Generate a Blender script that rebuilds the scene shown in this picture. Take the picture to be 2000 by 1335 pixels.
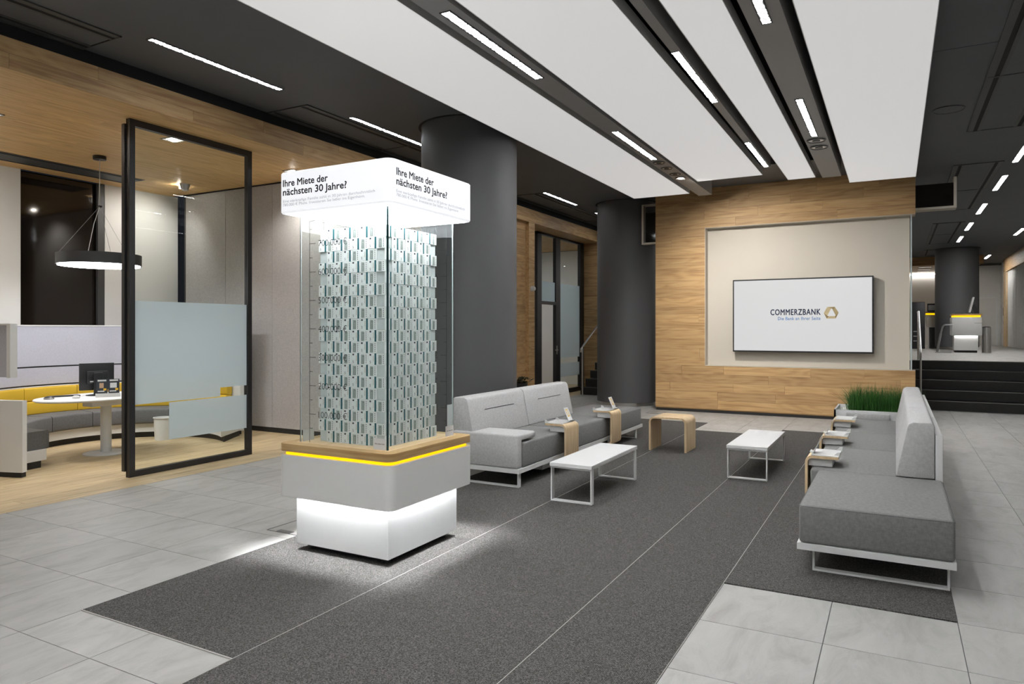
import bpy, bmesh, math, random
from mathutils import Vector, Matrix

for _o in list(bpy.data.objects):
    bpy.data.objects.remove(_o, do_unlink=True)
SC = bpy.context.scene
COL = SC.collection
PI = math.pi

# ------------------------------------------------------------------ camera
cam_d = bpy.data.cameras.new('camera')
cam = bpy.data.objects.new('camera', cam_d)
COL.objects.link(cam)
cam_d.sensor_fit = 'HORIZONTAL'
cam_d.sensor_width = 36.0
cam_d.lens = 1375.0 / 2000.0 * 36.0
cam_d.shift_y = -24.5 / 2000.0
cam_d.clip_start = 0.05
cam_d.clip_end = 200
cam.location = (0, 0, 1.53)
cam.rotation_euler = (PI / 2, 0, math.atan(749.0 / 1375.0))
SC.camera = cam

# ------------------------------------------------------------------ world, exposure
world = bpy.data.worlds.new('night')
SC.world = world
world.use_nodes = True
world.node_tree.nodes['Background'].inputs['Color'].default_value = (0.5, 0.55, 0.7, 1)
world.node_tree.nodes['Background'].inputs['Strength'].default_value = 0.02
SC.view_settings.view_transform = 'Standard'
SC.view_settings.look = 'None'
SC.view_settings.exposure = 0.0
SC.view_settings.gamma = 1.0
SC.view_settings.use_curve_mapping = False
SC.cycles.use_denoising = True
SC.cycles.use_light_tree = False
SC.cycles.use_adaptive_sampling = True
SC.cycles.adaptive_threshold = 0.04
SC.cycles.max_bounces = 6
SC.cycles.diffuse_bounces = 3
SC.cycles.glossy_bounces = 3
SC.cycles.transparent_max_bounces = 32
SC.cycles.sample_clamp_indirect = 4.0
SC.cycles.caustics_reflective = False
SC.cycles.caustics_refractive = False

# strengths of the lamps the place has and of those added for fill
L_BEAM = 275.0     # linear luminaires in the ceiling beams
L_SIDE = 55.0      # linear luminaires in the dark ceiling
L_PANEL = 0.48    # backlit ceiling panels
L_RING = 17.0      # ring pendant
L_SPOT = 150.0      # small recessed spots
L_SIGN = 0.80      # illuminated sign box
L_SIGN_UNDER = 16.0
L_SKIRT = 185.0      # strip light under the display counter

# ------------------------------------------------------------------ materials
def new_mat(name):
    m = bpy.data.materials.new(name)
    m.use_nodes = True
    nt = m.node_tree
    return m, nt, nt.nodes['Principled BSDF'], nt.nodes['Material Output']

def N(nt, typ, **kw):
    n = nt.nodes.new(typ)
    for k, v in kw.items():
        setattr(n, k, v)
    return n

def ramp(nt, stops):
    r = N(nt, 'ShaderNodeValToRGB')
    e = r.color_ramp.elements
    while len(e) < len(stops):
        e.new(0.5)
    for el, (p, c) in zip(e, stops):
        el.position = p
        el.color = (c[0], c[1], c[2], 1)
    return r

def plain(name, col, rough=0.5, metal=0.0, spec=0.5, var=0.0, scale=6.0, bump=0.0, bscale=200.0, coat=0.0):
    m, nt, b, o = new_mat(name)
    b.inputs['Base Color'].default_value = (*col, 1)
    b.inputs['Roughness'].default_value = rough
    b.inputs['Metallic'].default_value = metal
    b.inputs['Specular IOR Level'].default_value = spec
    b.inputs['Coat Weight'].default_value = coat
    tc = N(nt, 'ShaderNodeTexCoord')
    if var > 0:
        no = N(nt, 'ShaderNodeTexNoise')
        no.inputs['Scale'].default_value = scale
        no.inputs['Detail'].default_value = 5
        nt.links.new(tc.outputs['Object'], no.inputs['Vector'])
        r = ramp(nt, [(0.3, [c * (1 - var) for c in col]), (0.7, [min(1, c * (1 + var)) for c in col])])
        nt.links.new(no.outputs['Fac'], r.inputs['Fac'])
        nt.links.new(r.outputs['Color'], b.inputs['Base Color'])
    if bump > 0:
        n2 = N(nt, 'ShaderNodeTexNoise')
        n2.inputs['Scale'].default_value = bscale
        nt.links.new(tc.outputs['Object'], n2.inputs['Vector'])
        bp = N(nt, 'ShaderNodeBump')
        bp.inputs['Strength'].default_value = bump
        bp.inputs['Distance'].default_value = 0.002
        nt.links.new(n2.outputs['Fac'], bp.inputs['Height'])
        nt.links.new(bp.outputs['Normal'], b.inputs['Normal'])
    return m

def glow(name, col, strength):
    m, nt, b, o = new_mat(name)
    b.inputs['Base Color'].default_value = (*[min(1, c * 0.8) for c in col], 1)
    b.inputs['Emission Color'].default_value = (*col, 1)
    b.inputs['Emission Strength'].default_value = strength
    b.inputs['Roughness'].default_value = 0.6
    return m

def prism_glow(name, col, strength, lo):
    # micro prism diffuser: bright cells between dimmer ridges
    m, nt, b, o = new_mat(name)
    b.inputs['Base Color'].default_value = (0.7, 0.7, 0.7, 1)
    b.inputs['Emission Color'].default_value = (*col, 1)
    tc = N(nt, 'ShaderNodeTexCoord')
    vo = N(nt, 'ShaderNodeTexVoronoi')
    vo.inputs['Scale'].default_value = 38
    nt.links.new(tc.outputs['Object'], vo.inputs['Vector'])
    r = ramp(nt, [(0.28, (1, 1, 1)), (0.62, (lo, lo, lo))])
    nt.links.new(vo.outputs['Distance'], r.inputs['Fac'])
    mu = N(nt, 'ShaderNodeMath', operation='MULTIPLY')
    mu.inputs[1].default_value = strength
    nt.links.new(r.outputs['Color'], mu.inputs[0])
    nt.links.new(mu.outputs[0], b.inputs['Emission Strength'])
    return m

def wood(name, axis, dark, mid, light, rough=0.5, var=0.24, gloss=0.3):
    m, nt, b, o = new_mat(name)
    tc = N(nt, 'ShaderNodeTexCoord')
    oi = N(nt, 'ShaderNodeObjectInfo')
    cb = N(nt, 'ShaderNodeCombineXYZ')
    for i, k in enumerate((37.0, 53.0, 29.0)):
        mm = N(nt, 'ShaderNodeMath', operation='MULTIPLY')
        mm.inputs[1].default_value = k
        nt.links.new(oi.outputs['Random'], mm.inputs[0])
        nt.links.new(mm.outputs[0], cb.inputs[i])
    ad = N(nt, 'ShaderNodeVectorMath', operation='ADD')
    nt.links.new(tc.outputs['Object'], ad.inputs[0])
    nt.links.new(cb.outputs[0], ad.inputs[1])
    def mapped(a, c):
        mp = N(nt, 'ShaderNodeMapping')
        s = [c, c, c]
        for ch in axis: s['XYZ'.index(ch)] = a
        mp.inputs['Scale'].default_value = s
        nt.links.new(ad.outputs[0], mp.inputs['Vector'])
        return mp
    n1 = N(nt, 'ShaderNodeTexNoise')
    n1.inputs['Scale'].default_value = 1.0
    n1.inputs['Detail'].default_value = 7
    n1.inputs['Roughness'].default_value = 0.62
    n1.inputs['Distortion'].default_value = 0.8
    nt.links.new(mapped(1.1, 26).outputs[0], n1.inputs['Vector'])
    n2 = N(nt, 'ShaderNodeTexNoise')
    n2.inputs['Scale'].default_value = 1.0
    n2.inputs['Detail'].default_value = 2
    nt.links.new(mapped(0.55, 3.4).outputs[0], n2.inputs['Vector'])
    sn = N(nt, 'ShaderNodeMath', operation='MULTIPLY')
    sn.inputs[1].default_value = 62.0
    nt.links.new(n2.outputs['Fac'], sn.inputs[0])
    si = N(nt, 'ShaderNodeMath', operation='SINE')
    nt.links.new(sn.outputs[0], si.inputs[0])
    ma = N(nt, 'ShaderNodeMath', operation='MULTIPLY_ADD')
    ma.inputs[1].default_value = 0.07
    nt.links.new(si.outputs[0], ma.inputs[0])
    nt.links.new(n1.outputs['Fac'], ma.inputs[2])
    r = ramp(nt, [(0.30, dark), (0.5, mid), (0.72, light)])
    nt.links.new(ma.outputs[0], r.inputs['Fac'])
    hs = N(nt, 'ShaderNodeHueSaturation')
    v = N(nt, 'ShaderNodeMath', operation='MULTIPLY_ADD')
    v.inputs[1].default_value = var
    v.inputs[2].default_value = 1.0 - var * 0.5
    nt.links.new(oi.outputs['Random'], v.inputs[0])
    nt.links.new(v.outputs[0], hs.inputs['Value'])
    nt.links.new(r.outputs['Color'], hs.inputs['Color'])
    nt.links.new(hs.outputs['Color'], b.inputs['Base Color'])
    b.inputs['Roughness'].default_value = rough
    b.inputs['Specular IOR Level'].default_value = gloss
    bp = N(nt, 'ShaderNodeBump')
    bp.inputs['Strength'].default_value = 0.15
    bp.inputs['Distance'].default_value = 0.001
    nt.links.new(n1.outputs['Fac'], bp.inputs['Height'])
    nt.links.new(bp.outputs['Normal'], b.inputs['Normal'])
    return m

def tile_mat():
    m, nt, b, o = new_mat('porcelain_tile')
    tc = N(nt, 'ShaderNodeTexCoord')
    oi = N(nt, 'ShaderNodeObjectInfo')
    ad = N(nt, 'ShaderNodeVectorMath', operation='ADD')
    sc = N(nt, 'ShaderNodeVectorMath', operation='SCALE')
    sc.inputs['Scale'].default_value = 60
    cb = N(nt, 'ShaderNodeCombineXYZ')
    nt.links.new(oi.outputs['Random'], cb.inputs[0]); nt.links.new(oi.outputs['Random'], cb.inputs[1])
    nt.links.new(cb.outputs[0], sc.inputs[0])
    nt.links.new(tc.outputs['Object'], ad.inputs[0]); nt.links.new(sc.outputs[0], ad.inputs[1])
    mp = N(nt, 'ShaderNodeMapping')
    mp.inputs['Scale'].default_value = (2.6, 0.9, 1)
    mp.inputs['Rotation'].default_value = (0, 0, 0.25)
    nt.links.new(ad.outputs[0], mp.inputs['Vector'])
    n1 = N(nt, 'ShaderNodeTexNoise')
    n1.inputs['Scale'].default_value = 2.2
    n1.inputs['Detail'].default_value = 9
    n1.inputs['Roughness'].default_value = 0.68
    n1.inputs['Distortion'].default_value = 0.7
    nt.links.new(mp.outputs[0], n1.inputs['Vector'])
    r = ramp(nt, [(0.30, (0.30, 0.29, 0.27)), (0.52, (0.385, 0.378, 0.36)), (0.75, (0.43, 0.425, 0.405))])
    nt.links.new(n1.outputs['Fac'], r.inputs['Fac'])
    hs = N(nt, 'ShaderNodeHueSaturation')
    v = N(nt, 'ShaderNodeMath', operation='MULTIPLY_ADD')
    v.inputs[1].default_value = 0.10; v.inputs[2].default_value = 0.95
    nt.links.new(oi.outputs['Random'], v.inputs[0])
    nt.links.new(v.outputs[0], hs.inputs['Value'])
    nt.links.new(r.outputs['Color'], hs.inputs['Color'])
    nt.links.new(hs.outputs['Color'], b.inputs['Base Color'])
    b.inputs['Roughness'].default_value = 0.45
    b.inputs['Specular IOR Level'].default_value = 0.28
    return m

def carpet_mat():
    m, nt, b, o = new_mat('ribbed_carpet')
    tc = N(nt, 'ShaderNodeTexCoord')
    n1 = N(nt, 'ShaderNodeTexNoise')
    n1.inputs['Scale'].default_value = 150
    n1.inputs['Detail'].default_value = 3
    n1.inputs['Roughness'].default_value = 0.8
    nt.links.new(tc.outputs['Object'], n1.inputs['Vector'])
    r = ramp(nt, [(0.36, (0.036, 0.034, 0.032)), (0.5, (0.094, 0.089, 0.084)), (0.64, (0.205, 0.196, 0.187))])
    nt.links.new(n1.outputs['Fac'], r.inputs['Fac'])
    wv = N(nt, 'ShaderNodeTexWave')
    wv.bands_direction = 'X'
    wv.inputs['Scale'].default_value = 42
    wv.inputs['Distortion'].default_value = 0.6
    nt.links.new(tc.outputs['Object'], wv.inputs['Vector'])
    mx = N(nt, 'ShaderNodeMix', data_type='RGBA', blend_type='MULTIPLY')
    mx.inputs['Factor'].default_value = 0.35
    nt.links.new(r.outputs['Color'], mx.inputs[6])
    nt.links.new(wv.outputs['Color'], mx.inputs[7])
    nt.links.new(mx.outputs[2], b.inputs['Base Color'])
    b.inputs['Roughness'].default_value = 0.95
    b.inputs['Specular IOR Level'].default_value = 0.1
    bp = N(nt, 'ShaderNodeBump')
    bp.inputs['Strength'].default_value = 0.5
    bp.inputs['Distance'].default_value = 0.003
    nt.links.new(n1.outputs['Fac'], bp.inputs['Height'])
    nt.links.new(bp.outputs['Normal'], b.inputs['Normal'])
    return m

def fabric(name, col, contrast=0.22):
    m, nt, b, o = new_mat(name)
    tc = N(nt, 'ShaderNodeTexCoord')
    mixv = None
    for i, s in enumerate(((330, 42, 42), (42, 42, 330), (42, 330, 42))):
        mp = N(nt, 'ShaderNodeMapping')
        mp.inputs['Scale'].default_value = s
        nt.links.new(tc.outputs['Object'], mp.inputs['Vector'])
        n1 = N(nt, 'ShaderNodeTexNoise')
        n1.inputs['Scale'].default_value = 1.0
        n1.inputs['Detail'].default_value = 2
        nt.links.new(mp.outputs[0], n1.inputs['Vector'])
        if mixv is None:
            mixv = n1.outputs['Fac']
        else:
            a = N(nt, 'ShaderNodeMath', operation='ADD')
            nt.links.new(mixv, a.inputs[0]); nt.links.new(n1.outputs['Fac'], a.inputs[1])
            mixv = a.outputs[0]
    dv = N(nt, 'ShaderNodeMath', operation='DIVIDE')
    dv.inputs[1].default_value = 3
    nt.links.new(mixv, dv.inputs[0])
    r = ramp(nt, [(0.4, [c * (1 - contrast) for c in col]), (0.6, [min(1, c * (1 + contrast)) for c in col])])
    nt.links.new(dv.outputs[0], r.inputs['Fac'])
    nt.links.new(r.outputs['Color'], b.inputs['Base Color'])
    b.inputs['Roughness'].default_value = 0.9
    b.inputs['Specular IOR Level'].default_value = 0.15
    b.inputs['Sheen Weight'].default_value = 0.1
    bp = N(nt, 'ShaderNodeBump')
    bp.inputs['Strength'].default_value = 0.25
    bp.inputs['Distance'].default_value = 0.001
    nt.links.new(dv.outputs[0], bp.inputs['Height'])
    nt.links.new(bp.outputs['Normal'], b.inputs['Normal'])
    return m

def glass(name, tint, fres=1.45, haze=0.0):
    m, nt, b, o = new_mat(name)
    nt.nodes.remove(b)
    tr = N(nt, 'ShaderNodeBsdfTransparent')
    tr.inputs['Color'].default_value = (*tint, 1)
    gl = N(nt, 'ShaderNodeBsdfGlossy')
    gl.inputs['Roughness'].default_value = 0.01
    fr = N(nt, 'ShaderNodeFresnel')
    fr.inputs['IOR'].default_value = fres
    mx = N(nt, 'ShaderNodeMixShader')
    # reflect on the outer face only: the transparent body does not bend the ray inside the sheet
    ge = N(nt, 'ShaderNodeNewGeometry')
    iv = N(nt, 'ShaderNodeMath', operation='SUBTRACT'); iv.inputs[0].default_value = 1.0
    nt.links.new(ge.outputs['Backfacing'], iv.inputs[1])
    mu = N(nt, 'ShaderNodeMath', operation='MULTIPLY')
    nt.links.new(fr.outputs[0], mu.inputs[0]); nt.links.new(iv.outputs[0], mu.inputs[1])
    nt.links.new(mu.outputs[0], mx.inputs[0])
    nt.links.new(tr.outputs[0], mx.inputs[1])
    nt.links.new(gl.outputs[0], mx.inputs[2])
    nt.links.new(mx.outputs[0], o.inputs['Surface'])
    return m

def frosted(name, col, see):
    m, nt, b, o = new_mat(name)
    nt.nodes.remove(b)
    tr = N(nt, 'ShaderNodeBsdfTransparent')
    tl = N(nt, 'ShaderNodeBsdfTranslucent')
    tl.inputs['Color'].default_value = (*col, 1)
    df = N(nt, 'ShaderNodeBsdfDiffuse')
    df.inputs['Color'].default_value = (*col, 1)
    m1 = N(nt, 'ShaderNodeMixShader'); m1.inputs[0].default_value = 0.5
    m2 = N(nt, 'ShaderNodeMixShader'); m2.inputs[0].default_value = see
    nt.links.new(tl.outputs[0], m1.inputs[1]); nt.links.new(df.outputs[0], m1.inputs[2])
    nt.links.new(m1.outputs[0], m2.inputs[1]); nt.links.new(tr.outputs[0], m2.inputs[2])
    nt.links.new(m2.outputs[0], o.inputs['Surface'])
    return m

M = {}
WD, WM, WL = (0.38, 0.22, 0.095), (0.53, 0.335, 0.155), (0.61, 0.41, 0.205)
M['oak_x'] = wood('oak_along_x', 'X', WD, WM, WL)
M['oak_y'] = wood('oak_along_y', 'Y', WD, WM, WL)
M['oak_fine'] = wood('oak_fine', 'Y', (0.62, 0.44, 0.255), (0.71, 0.53, 0.32), (0.77, 0.59, 0.38), var=0.06)
M['oak_fine_z'] = wood('oak_fine_upright', 'Z', (0.62, 0.44, 0.255), (0.71, 0.53, 0.32), (0.77, 0.59, 0.38), var=0.06)
M['oak_top'] = wood('oak_counter', 'XY', (0.36, 0.22, 0.09), (0.50, 0.33, 0.15), (0.58, 0.41, 0.21), var=0.05)
M['oak_floor'] = wood('oak_floor', 'Y', (0.42, 0.31, 0.17), (0.56, 0.43, 0.25), (0.64, 0.51, 0.32), rough=0.4, var=0.14)
M['oak_ceil'] = wood('oak_ceiling', 'Y', (0.58, 0.36, 0.15), (0.74, 0.48, 0.215), (0.82, 0.57, 0.28), var=0.10)
M['tile'] = tile_mat()
M['grout'] = plain('grout', (0.10, 0.10, 0.095), 0.9)
M['carpet'] = carpet_mat()
M['seam'] = plain('carpet_seam', (0.42, 0.40, 0.37), 0.8)
M['dark_ceiling'] = plain('charcoal_ceiling', (0.092, 0.097, 0.107), 0.6, var=0.05, scale=2)
M['dark_slot'] = plain('black_void', (0.006, 0.006, 0.006), 0.8)
M['vent_grey'] = plain('vent_grey', (0.055, 0.055, 0.055), 0.5)
M['beam'] = plain('grey_beam', (0.33, 0.325, 0.325), 0.45)
M['column'] = plain('column_paint', (0.086, 0.086, 0.090), 0.55, var=0.04, scale=1.5)
M['white'] = plain('white_lacquer', (0.74, 0.74, 0.73), 0.35)
M['white_matt'] = plain('white_paint', (0.74, 0.73, 0.70), 0.7, var=0.02, scale=1.5)
M['warm_grey'] = plain('warm_grey_lacquer', (0.80, 0.795, 0.775), 0.4)
M['cream'] = plain('cream_panel', (0.62, 0.57, 0.49), 0.7, var=0.02, scale=1.2)
M['black'] = plain('black_plastic', (0.012, 0.012, 0.013), 0.4)
M['black_metal'] = plain('black_metal', (0.018, 0.017, 0.018), 0.38)
M['plinth'] = plain('plinth_black', (0.015, 0.014, 0.014), 0.6)
M['chrome'] = plain('brushed_steel', (0.62, 0.60, 0.58), 0.28, metal=1.0)
M['steel'] = plain('steel_box', (0.40, 0.40, 0.40), 0.4, metal=0.9)
M['dark_steel'] = plain('floor_box_metal', (0.16, 0.16, 0.16), 0.45, metal=0.6)
M['fabric_light'] = fabric('light_grey_weave', (0.51, 0.505, 0.50), 0.12)
M['fabric_dark'] = fabric('dark_grey_weave', (0.20, 0.198, 0.194), 0.16)
M['fabric_bench'] = fabric('bench_grey_weave', (0.13, 0.13, 0.13), 0.15)
M['yellow'] = plain('mustard_leather', (0.66, 0.42, 0.03), 0.55, bump=0.1)
M['lavender'] = fabric('lavender_felt', (0.46, 0.46, 0.52), 0.05)
M['felt'] = fabric('grey_felt_panel', (0.40, 0.385, 0.375), 0.10)
M['stair'] = plain('stair_stone', (0.022, 0.021, 0.020), 0.5, var=0.1, scale=8)
M['nosing'] = plain('stair_nosing', (0.16, 0.155, 0.14), 0.6)
M['glass'] = glass('clear_glass', (0.95, 0.975, 0.965), 1.30)
M['glass_case'] = glass('display_glass', (0.965, 0.985, 0.985), 1.33)
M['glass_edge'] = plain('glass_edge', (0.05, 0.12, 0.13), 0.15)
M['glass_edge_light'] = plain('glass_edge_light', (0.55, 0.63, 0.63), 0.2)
M['frost'] = frosted('frosted_film', (0.74, 0.82, 0.85), 0.22)
M['night'] = plain('night_window', (0.010, 0.007, 0.005), 0.06, spec=0.6)
M['paper'] = plain('note_paper', (0.86, 0.865, 0.835), 0.7, var=0.03, scale=30)
M['core'] = plain('note_edges', (0.66, 0.70, 0.68), 0.6, var=0.06, scale=20)
M['band'] = plain('teal_band', (0.004, 0.115, 0.135), 0.5)
M['note_grey'] = plain('note_print_grey', (0.22, 0.25, 0.225), 0.7)
M['note_soft'] = plain('note_print_soft', (0.47, 0.51, 0.475), 0.7)
M['note_dark'] = plain('note_print_dark', (0.022, 0.026, 0.04), 0.6)
M['note_warm'] = plain('note_print_warm', (0.52, 0.47, 0.38), 0.7)
M['ink'] = plain('black_ink', (0.006, 0.006, 0.006), 0.6)
M['ink_grey'] = plain('grey_ink', (0.40, 0.40, 0.41), 0.6)
M['sign'] = glow('sign_box', (0.96, 0.975, 1.0), L_SIGN)
M['sign'].node_tree.nodes['Principled BSDF'].inputs['Base Color'].default_value = (0.25, 0.25, 0.26, 1)
M['sign_under'] = glow('sign_underside', (0.95, 0.97, 1.0), L_SIGN_UNDER)
M['skirt'] = glow('skirt_light', (0.94, 0.97, 1.0), L_SKIRT)
M['amber'] = glow('amber_strip', (1.0, 0.60, 0.0), 1.25)
M['panel'] = glow('ceiling_panel', (0.99, 0.985, 0.99), L_PANEL)
M['panel'].node_tree.nodes['Principled BSDF'].inputs['Base Color'].default_value = (0.66, 0.65, 0.64, 1)
M['lin_beam'] = prism_glow('beam_luminaire', (0.965, 0.985, 1.0), L_BEAM, 0.0028)
M['lin_side'] = prism_glow('ceiling_luminaire', (0.95, 0.98, 1.0), L_SIDE, 0.012)
M['lin_far'] = prism_glow('far_luminaire', (1.0, 0.99, 0.97), L_SIDE * 4.8, 0.02)
M['ring'] = glow('ring_diffuser', (0.95, 0.96, 1.0), L_RING)
M['spot'] = glow('spot_lamp', (1.0, 0.92, 0.80), L_SPOT)
M['cove'] = glow('cove_light', (1.0, 0.98, 0.94), 13.0)
M['flush'] = glow('flush_light', (1.0, 0.97, 0.92), 1.2)
M['screen'] = glow('tv_screen', (1.0, 1.0, 1.0), 0.62)
M['screen'].node_tree.nodes['Principled BSDF'].inputs['Base Color'].default_value = (0.05, 0.05, 0.05, 1)
M['screen'].node_tree.nodes['Principled BSDF'].inputs['Roughness'].default_value = 0.25
M['logo_navy'] = plain('logo_navy', (0.006, 0.012, 0.05), 0.6)
M['logo_blue'] = plain('logo_blue', (0.03, 0.17, 0.48), 0.6)
M['gold_a'] = plain('logo_gold_light', (0.58, 0.47, 0.27), 0.6)
M['gold_b'] = plain('logo_gold_dark', (0.30, 0.22, 0.10), 0.6)
M['gold_c'] = plain('logo_gold_mid', (0.44, 0.34, 0.17), 0.6)
M['grass'] = plain('grass_blade', (0.028, 0.115, 0.012), 0.5, var=0.35, scale=9)
M['pebble'] = plain('white_pebble', (0.68, 0.67, 0.63), 0.7)
M['curtain'] = plain('white_curtain', (0.70, 0.69, 0.67), 0.9)
M['brochure_dark'] = plain('brochure_dark', (0.03, 0.035, 0.045), 0.4)
M['brochure_skin'] = plain('brochure_tan', (0.50, 0.33, 0.20), 0.5)
M['brochure_white'] = plain('brochure_white', (0.75, 0.75, 0.75), 0.5)
M['brochure_amber'] = plain('brochure_amber', (0.80, 0.48, 0.03), 0.5)
M['plant_dark'] = plain('plant_dark', (0.015, 0.03, 0.012), 0.6)

# ------------------------------------------------------------------ mesh helpers
class MB:
    def __init__(s):
        s.v, s.f, s.m = [], [], []
    def poly(s, pts, mi=0):
        i = len(s.v)
        s.v += [tuple(p) for p in pts]
        s.f.append(tuple(range(i, i + len(pts))))
        s.m.append(mi)
    def box(s, x0, x1, y0, y1, z0, z1, mi=0):
        i = len(s.v)
        s.v += [(x0, y0, z0), (x1, y0, z0), (x1, y1, z0), (x0, y1, z0), (x0, y0, z1), (x1, y0, z1), (x1, y1, z1), (x0, y1, z1)]
        for q in ((0, 3, 2, 1), (4, 5, 6, 7), (0, 1, 5, 4), (1, 2, 6, 5), (2, 3, 7, 6), (3, 0, 4, 7)):
            s.f.append(tuple(i + k for k in q)); s.m.append(mi)
        return s
    def sweep(s, rings, closed_ends=True, mi=0, loop=False):
        # rings: list of equal length point lists
        i = len(s.v); n = len(rings[0])
        for r in rings:
            s.v += [tuple(p) for p in r]
        R = len(rings)
        for a in range(R if loop else R - 1):
            b = (a + 1) % R
            for k in range(n):
                l = (k + 1) % n
                s.f.append((i + a * n + k, i + a * n + l, i + b * n + l, i + b * n + k)); s.m.append(mi)
        if closed_ends and not loop:
            s.f.append(tuple(i + k for k in reversed(range(n)))); s.m.append(mi)
            s.f.append(tuple(i + (R - 1) * n + k for k in range(n))); s.m.append(mi)
        return s
    def extrude(s, prof, axis, a, b, mi=0):
        # prof in the two other axes, in XYZ order
        def P(p, t):
            if axis == 'X': return (t, p[0], p[1])
            if axis == 'Y': return (p[0], t, p[1])
            return (p[0], p[1], t)
        return s.sweep([[P(p, a) for p in prof], [P(p, b) for p in prof]], True, mi)
    def tube(s, pts, r, n=10, mi=0):
        pts = [Vector(p) for p in pts]
        rings = []
        for k, p in enumerate(pts):
            d = (pts[min(k + 1, len(pts) - 1)] - pts[max(k - 1, 0)]).normalized()
            u = d.cross(Vector((0, 0, 1)))
            if u.length < 1e-4: u = Vector((1, 0, 0))
            u.normalize(); w = d.cross(u)
            rings.append([p + (u * math.cos(t) + w * math.sin(t)) * r for t in [2 * PI * j / n for j in range(n)]])
        return s.sweep(rings, True, mi)
    def cyl(s, x, y, z0, z1, r, n=32, r1=None, mi=0):
        r1 = r if r1 is None else r1
        return s.sweep([[(x + rr * math.cos(2 * PI * j / n), y + rr * math.sin(2 * PI * j / n), z) for j in range(n)] for rr, z in ((r, z0), (r1, z1))], True, mi)
    def lathe(s, x, y, prof, n=32, mi=0):
        return s.sweep([[(x + r * math.cos(2 * PI * j / n), y + r * math.sin(2 * PI * j / n), z) for j in range(n)] for r, z in prof], True, mi)

def build(name, mb, mat, parent=None, smooth=False, bevel=0.0, seg=2, auto=None):
    me = bpy.data.meshes.new(name)
    me.from_pydata(mb.v, [], mb.f)
    mats = mat if isinstance(mat, (list, tuple)) else [mat]
    for k in mats:
        me.materials.append(M[k])
    bm = bmesh.new(); bm.from_mesh(me)
    for f, mi in zip(bm.faces, mb.m):
        f.material_index = mi
    bmesh.ops.recalc_face_normals(bm, faces=bm.faces)
    if bevel > 0:
        es = [e for e in bm.edges if len(e.link_faces) == 2 and e.calc_face_angle(0) > 0.6]
        bmesh.ops.bevel(bm, geom=es, offset=bevel, segments=seg, profile=0.5, affect='EDGES', clamp_overlap=True)
    bm.to_mesh(me); bm.free()
    if smooth or bevel > 0:
        me.polygons.foreach_set('use_smooth', [True] * len(me.polygons))
        me.set_sharp_from_angle(angle=math.radians(auto if auto else 40))
    o = bpy.data.objects.new(name, me)
    COL.objects.link(o)
    if parent is not None:
        attach(o, parent)
    return o

ORI = {}
def attach(o, parent):
    o.parent = parent
    loc = ORI.get(parent.name)
    if loc is not None:
        o.matrix_parent_inverse = Matrix.Translation(-loc)

def tag(o, label, cat, group=None, kind=None):
    if label: o['label'] = label
    if cat: o['category'] = cat
    if group: o['group'] = group
    if kind: o['kind'] = kind
    return o

def thing(name, label, cat, loc=(0, 0, 0), group=None):
    o = bpy.data.objects.new(name, None)
    COL.objects.link(o)
    o.location = loc
    o.empty_display_size = 0.1
    ORI[o.name] = Vector(loc)
    return tag(o, label, cat, group)

def struct(o, label=None):
    o['kind'] = 'structure'
    if label: o['label'] = label
    return o

def struct_empty(name, label, loc=(0, 0, 0)):
    o = bpy.data.objects.new(name, None)
    COL.objects.link(o); o.location = loc; ORI[o.name] = Vector(loc)
    return struct(o, label)

def rr(x0, x1, z0, z1, r, n=4):
    out = []
    for cx, cz, a in ((x1 - r, z0 + r, -PI / 2), (x1 - r, z1 - r, 0), (x0 + r, z1 - r, PI / 2), (x0 + r, z0 + r, PI)):
        for k in range(n + 1):
            t = a + PI / 2 * k / n
            out.append((cx + r * math.cos(t), cz + r * math.sin(t)))
    return out

def part_box(name, b, mat, parent, bevel=0.0, seg=2):
    return build(name, MB().box(*b), mat, parent, bevel=bevel, seg=seg)

def copy_part(o, parent, loc=None):
    c = o.copy(); COL.objects.link(c)
    c.parent = parent
    if loc is not None: c.location = loc
    return c

def copy_tree(root, loc, rotz=0.0, label=None, group=None):
    r = root.copy(); COL.objects.link(r)
    r.location = loc; r.rotation_euler = (0, 0, rotz)
    if label: r['label'] = label
    if group: r['group'] = group
    for ch in list(root.children):
        c = ch.copy(); COL.objects.link(c); c.parent = r
        for g in list(ch.children):
            d = g.copy(); COL.objects.link(d); d.parent = c
    return r

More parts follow.
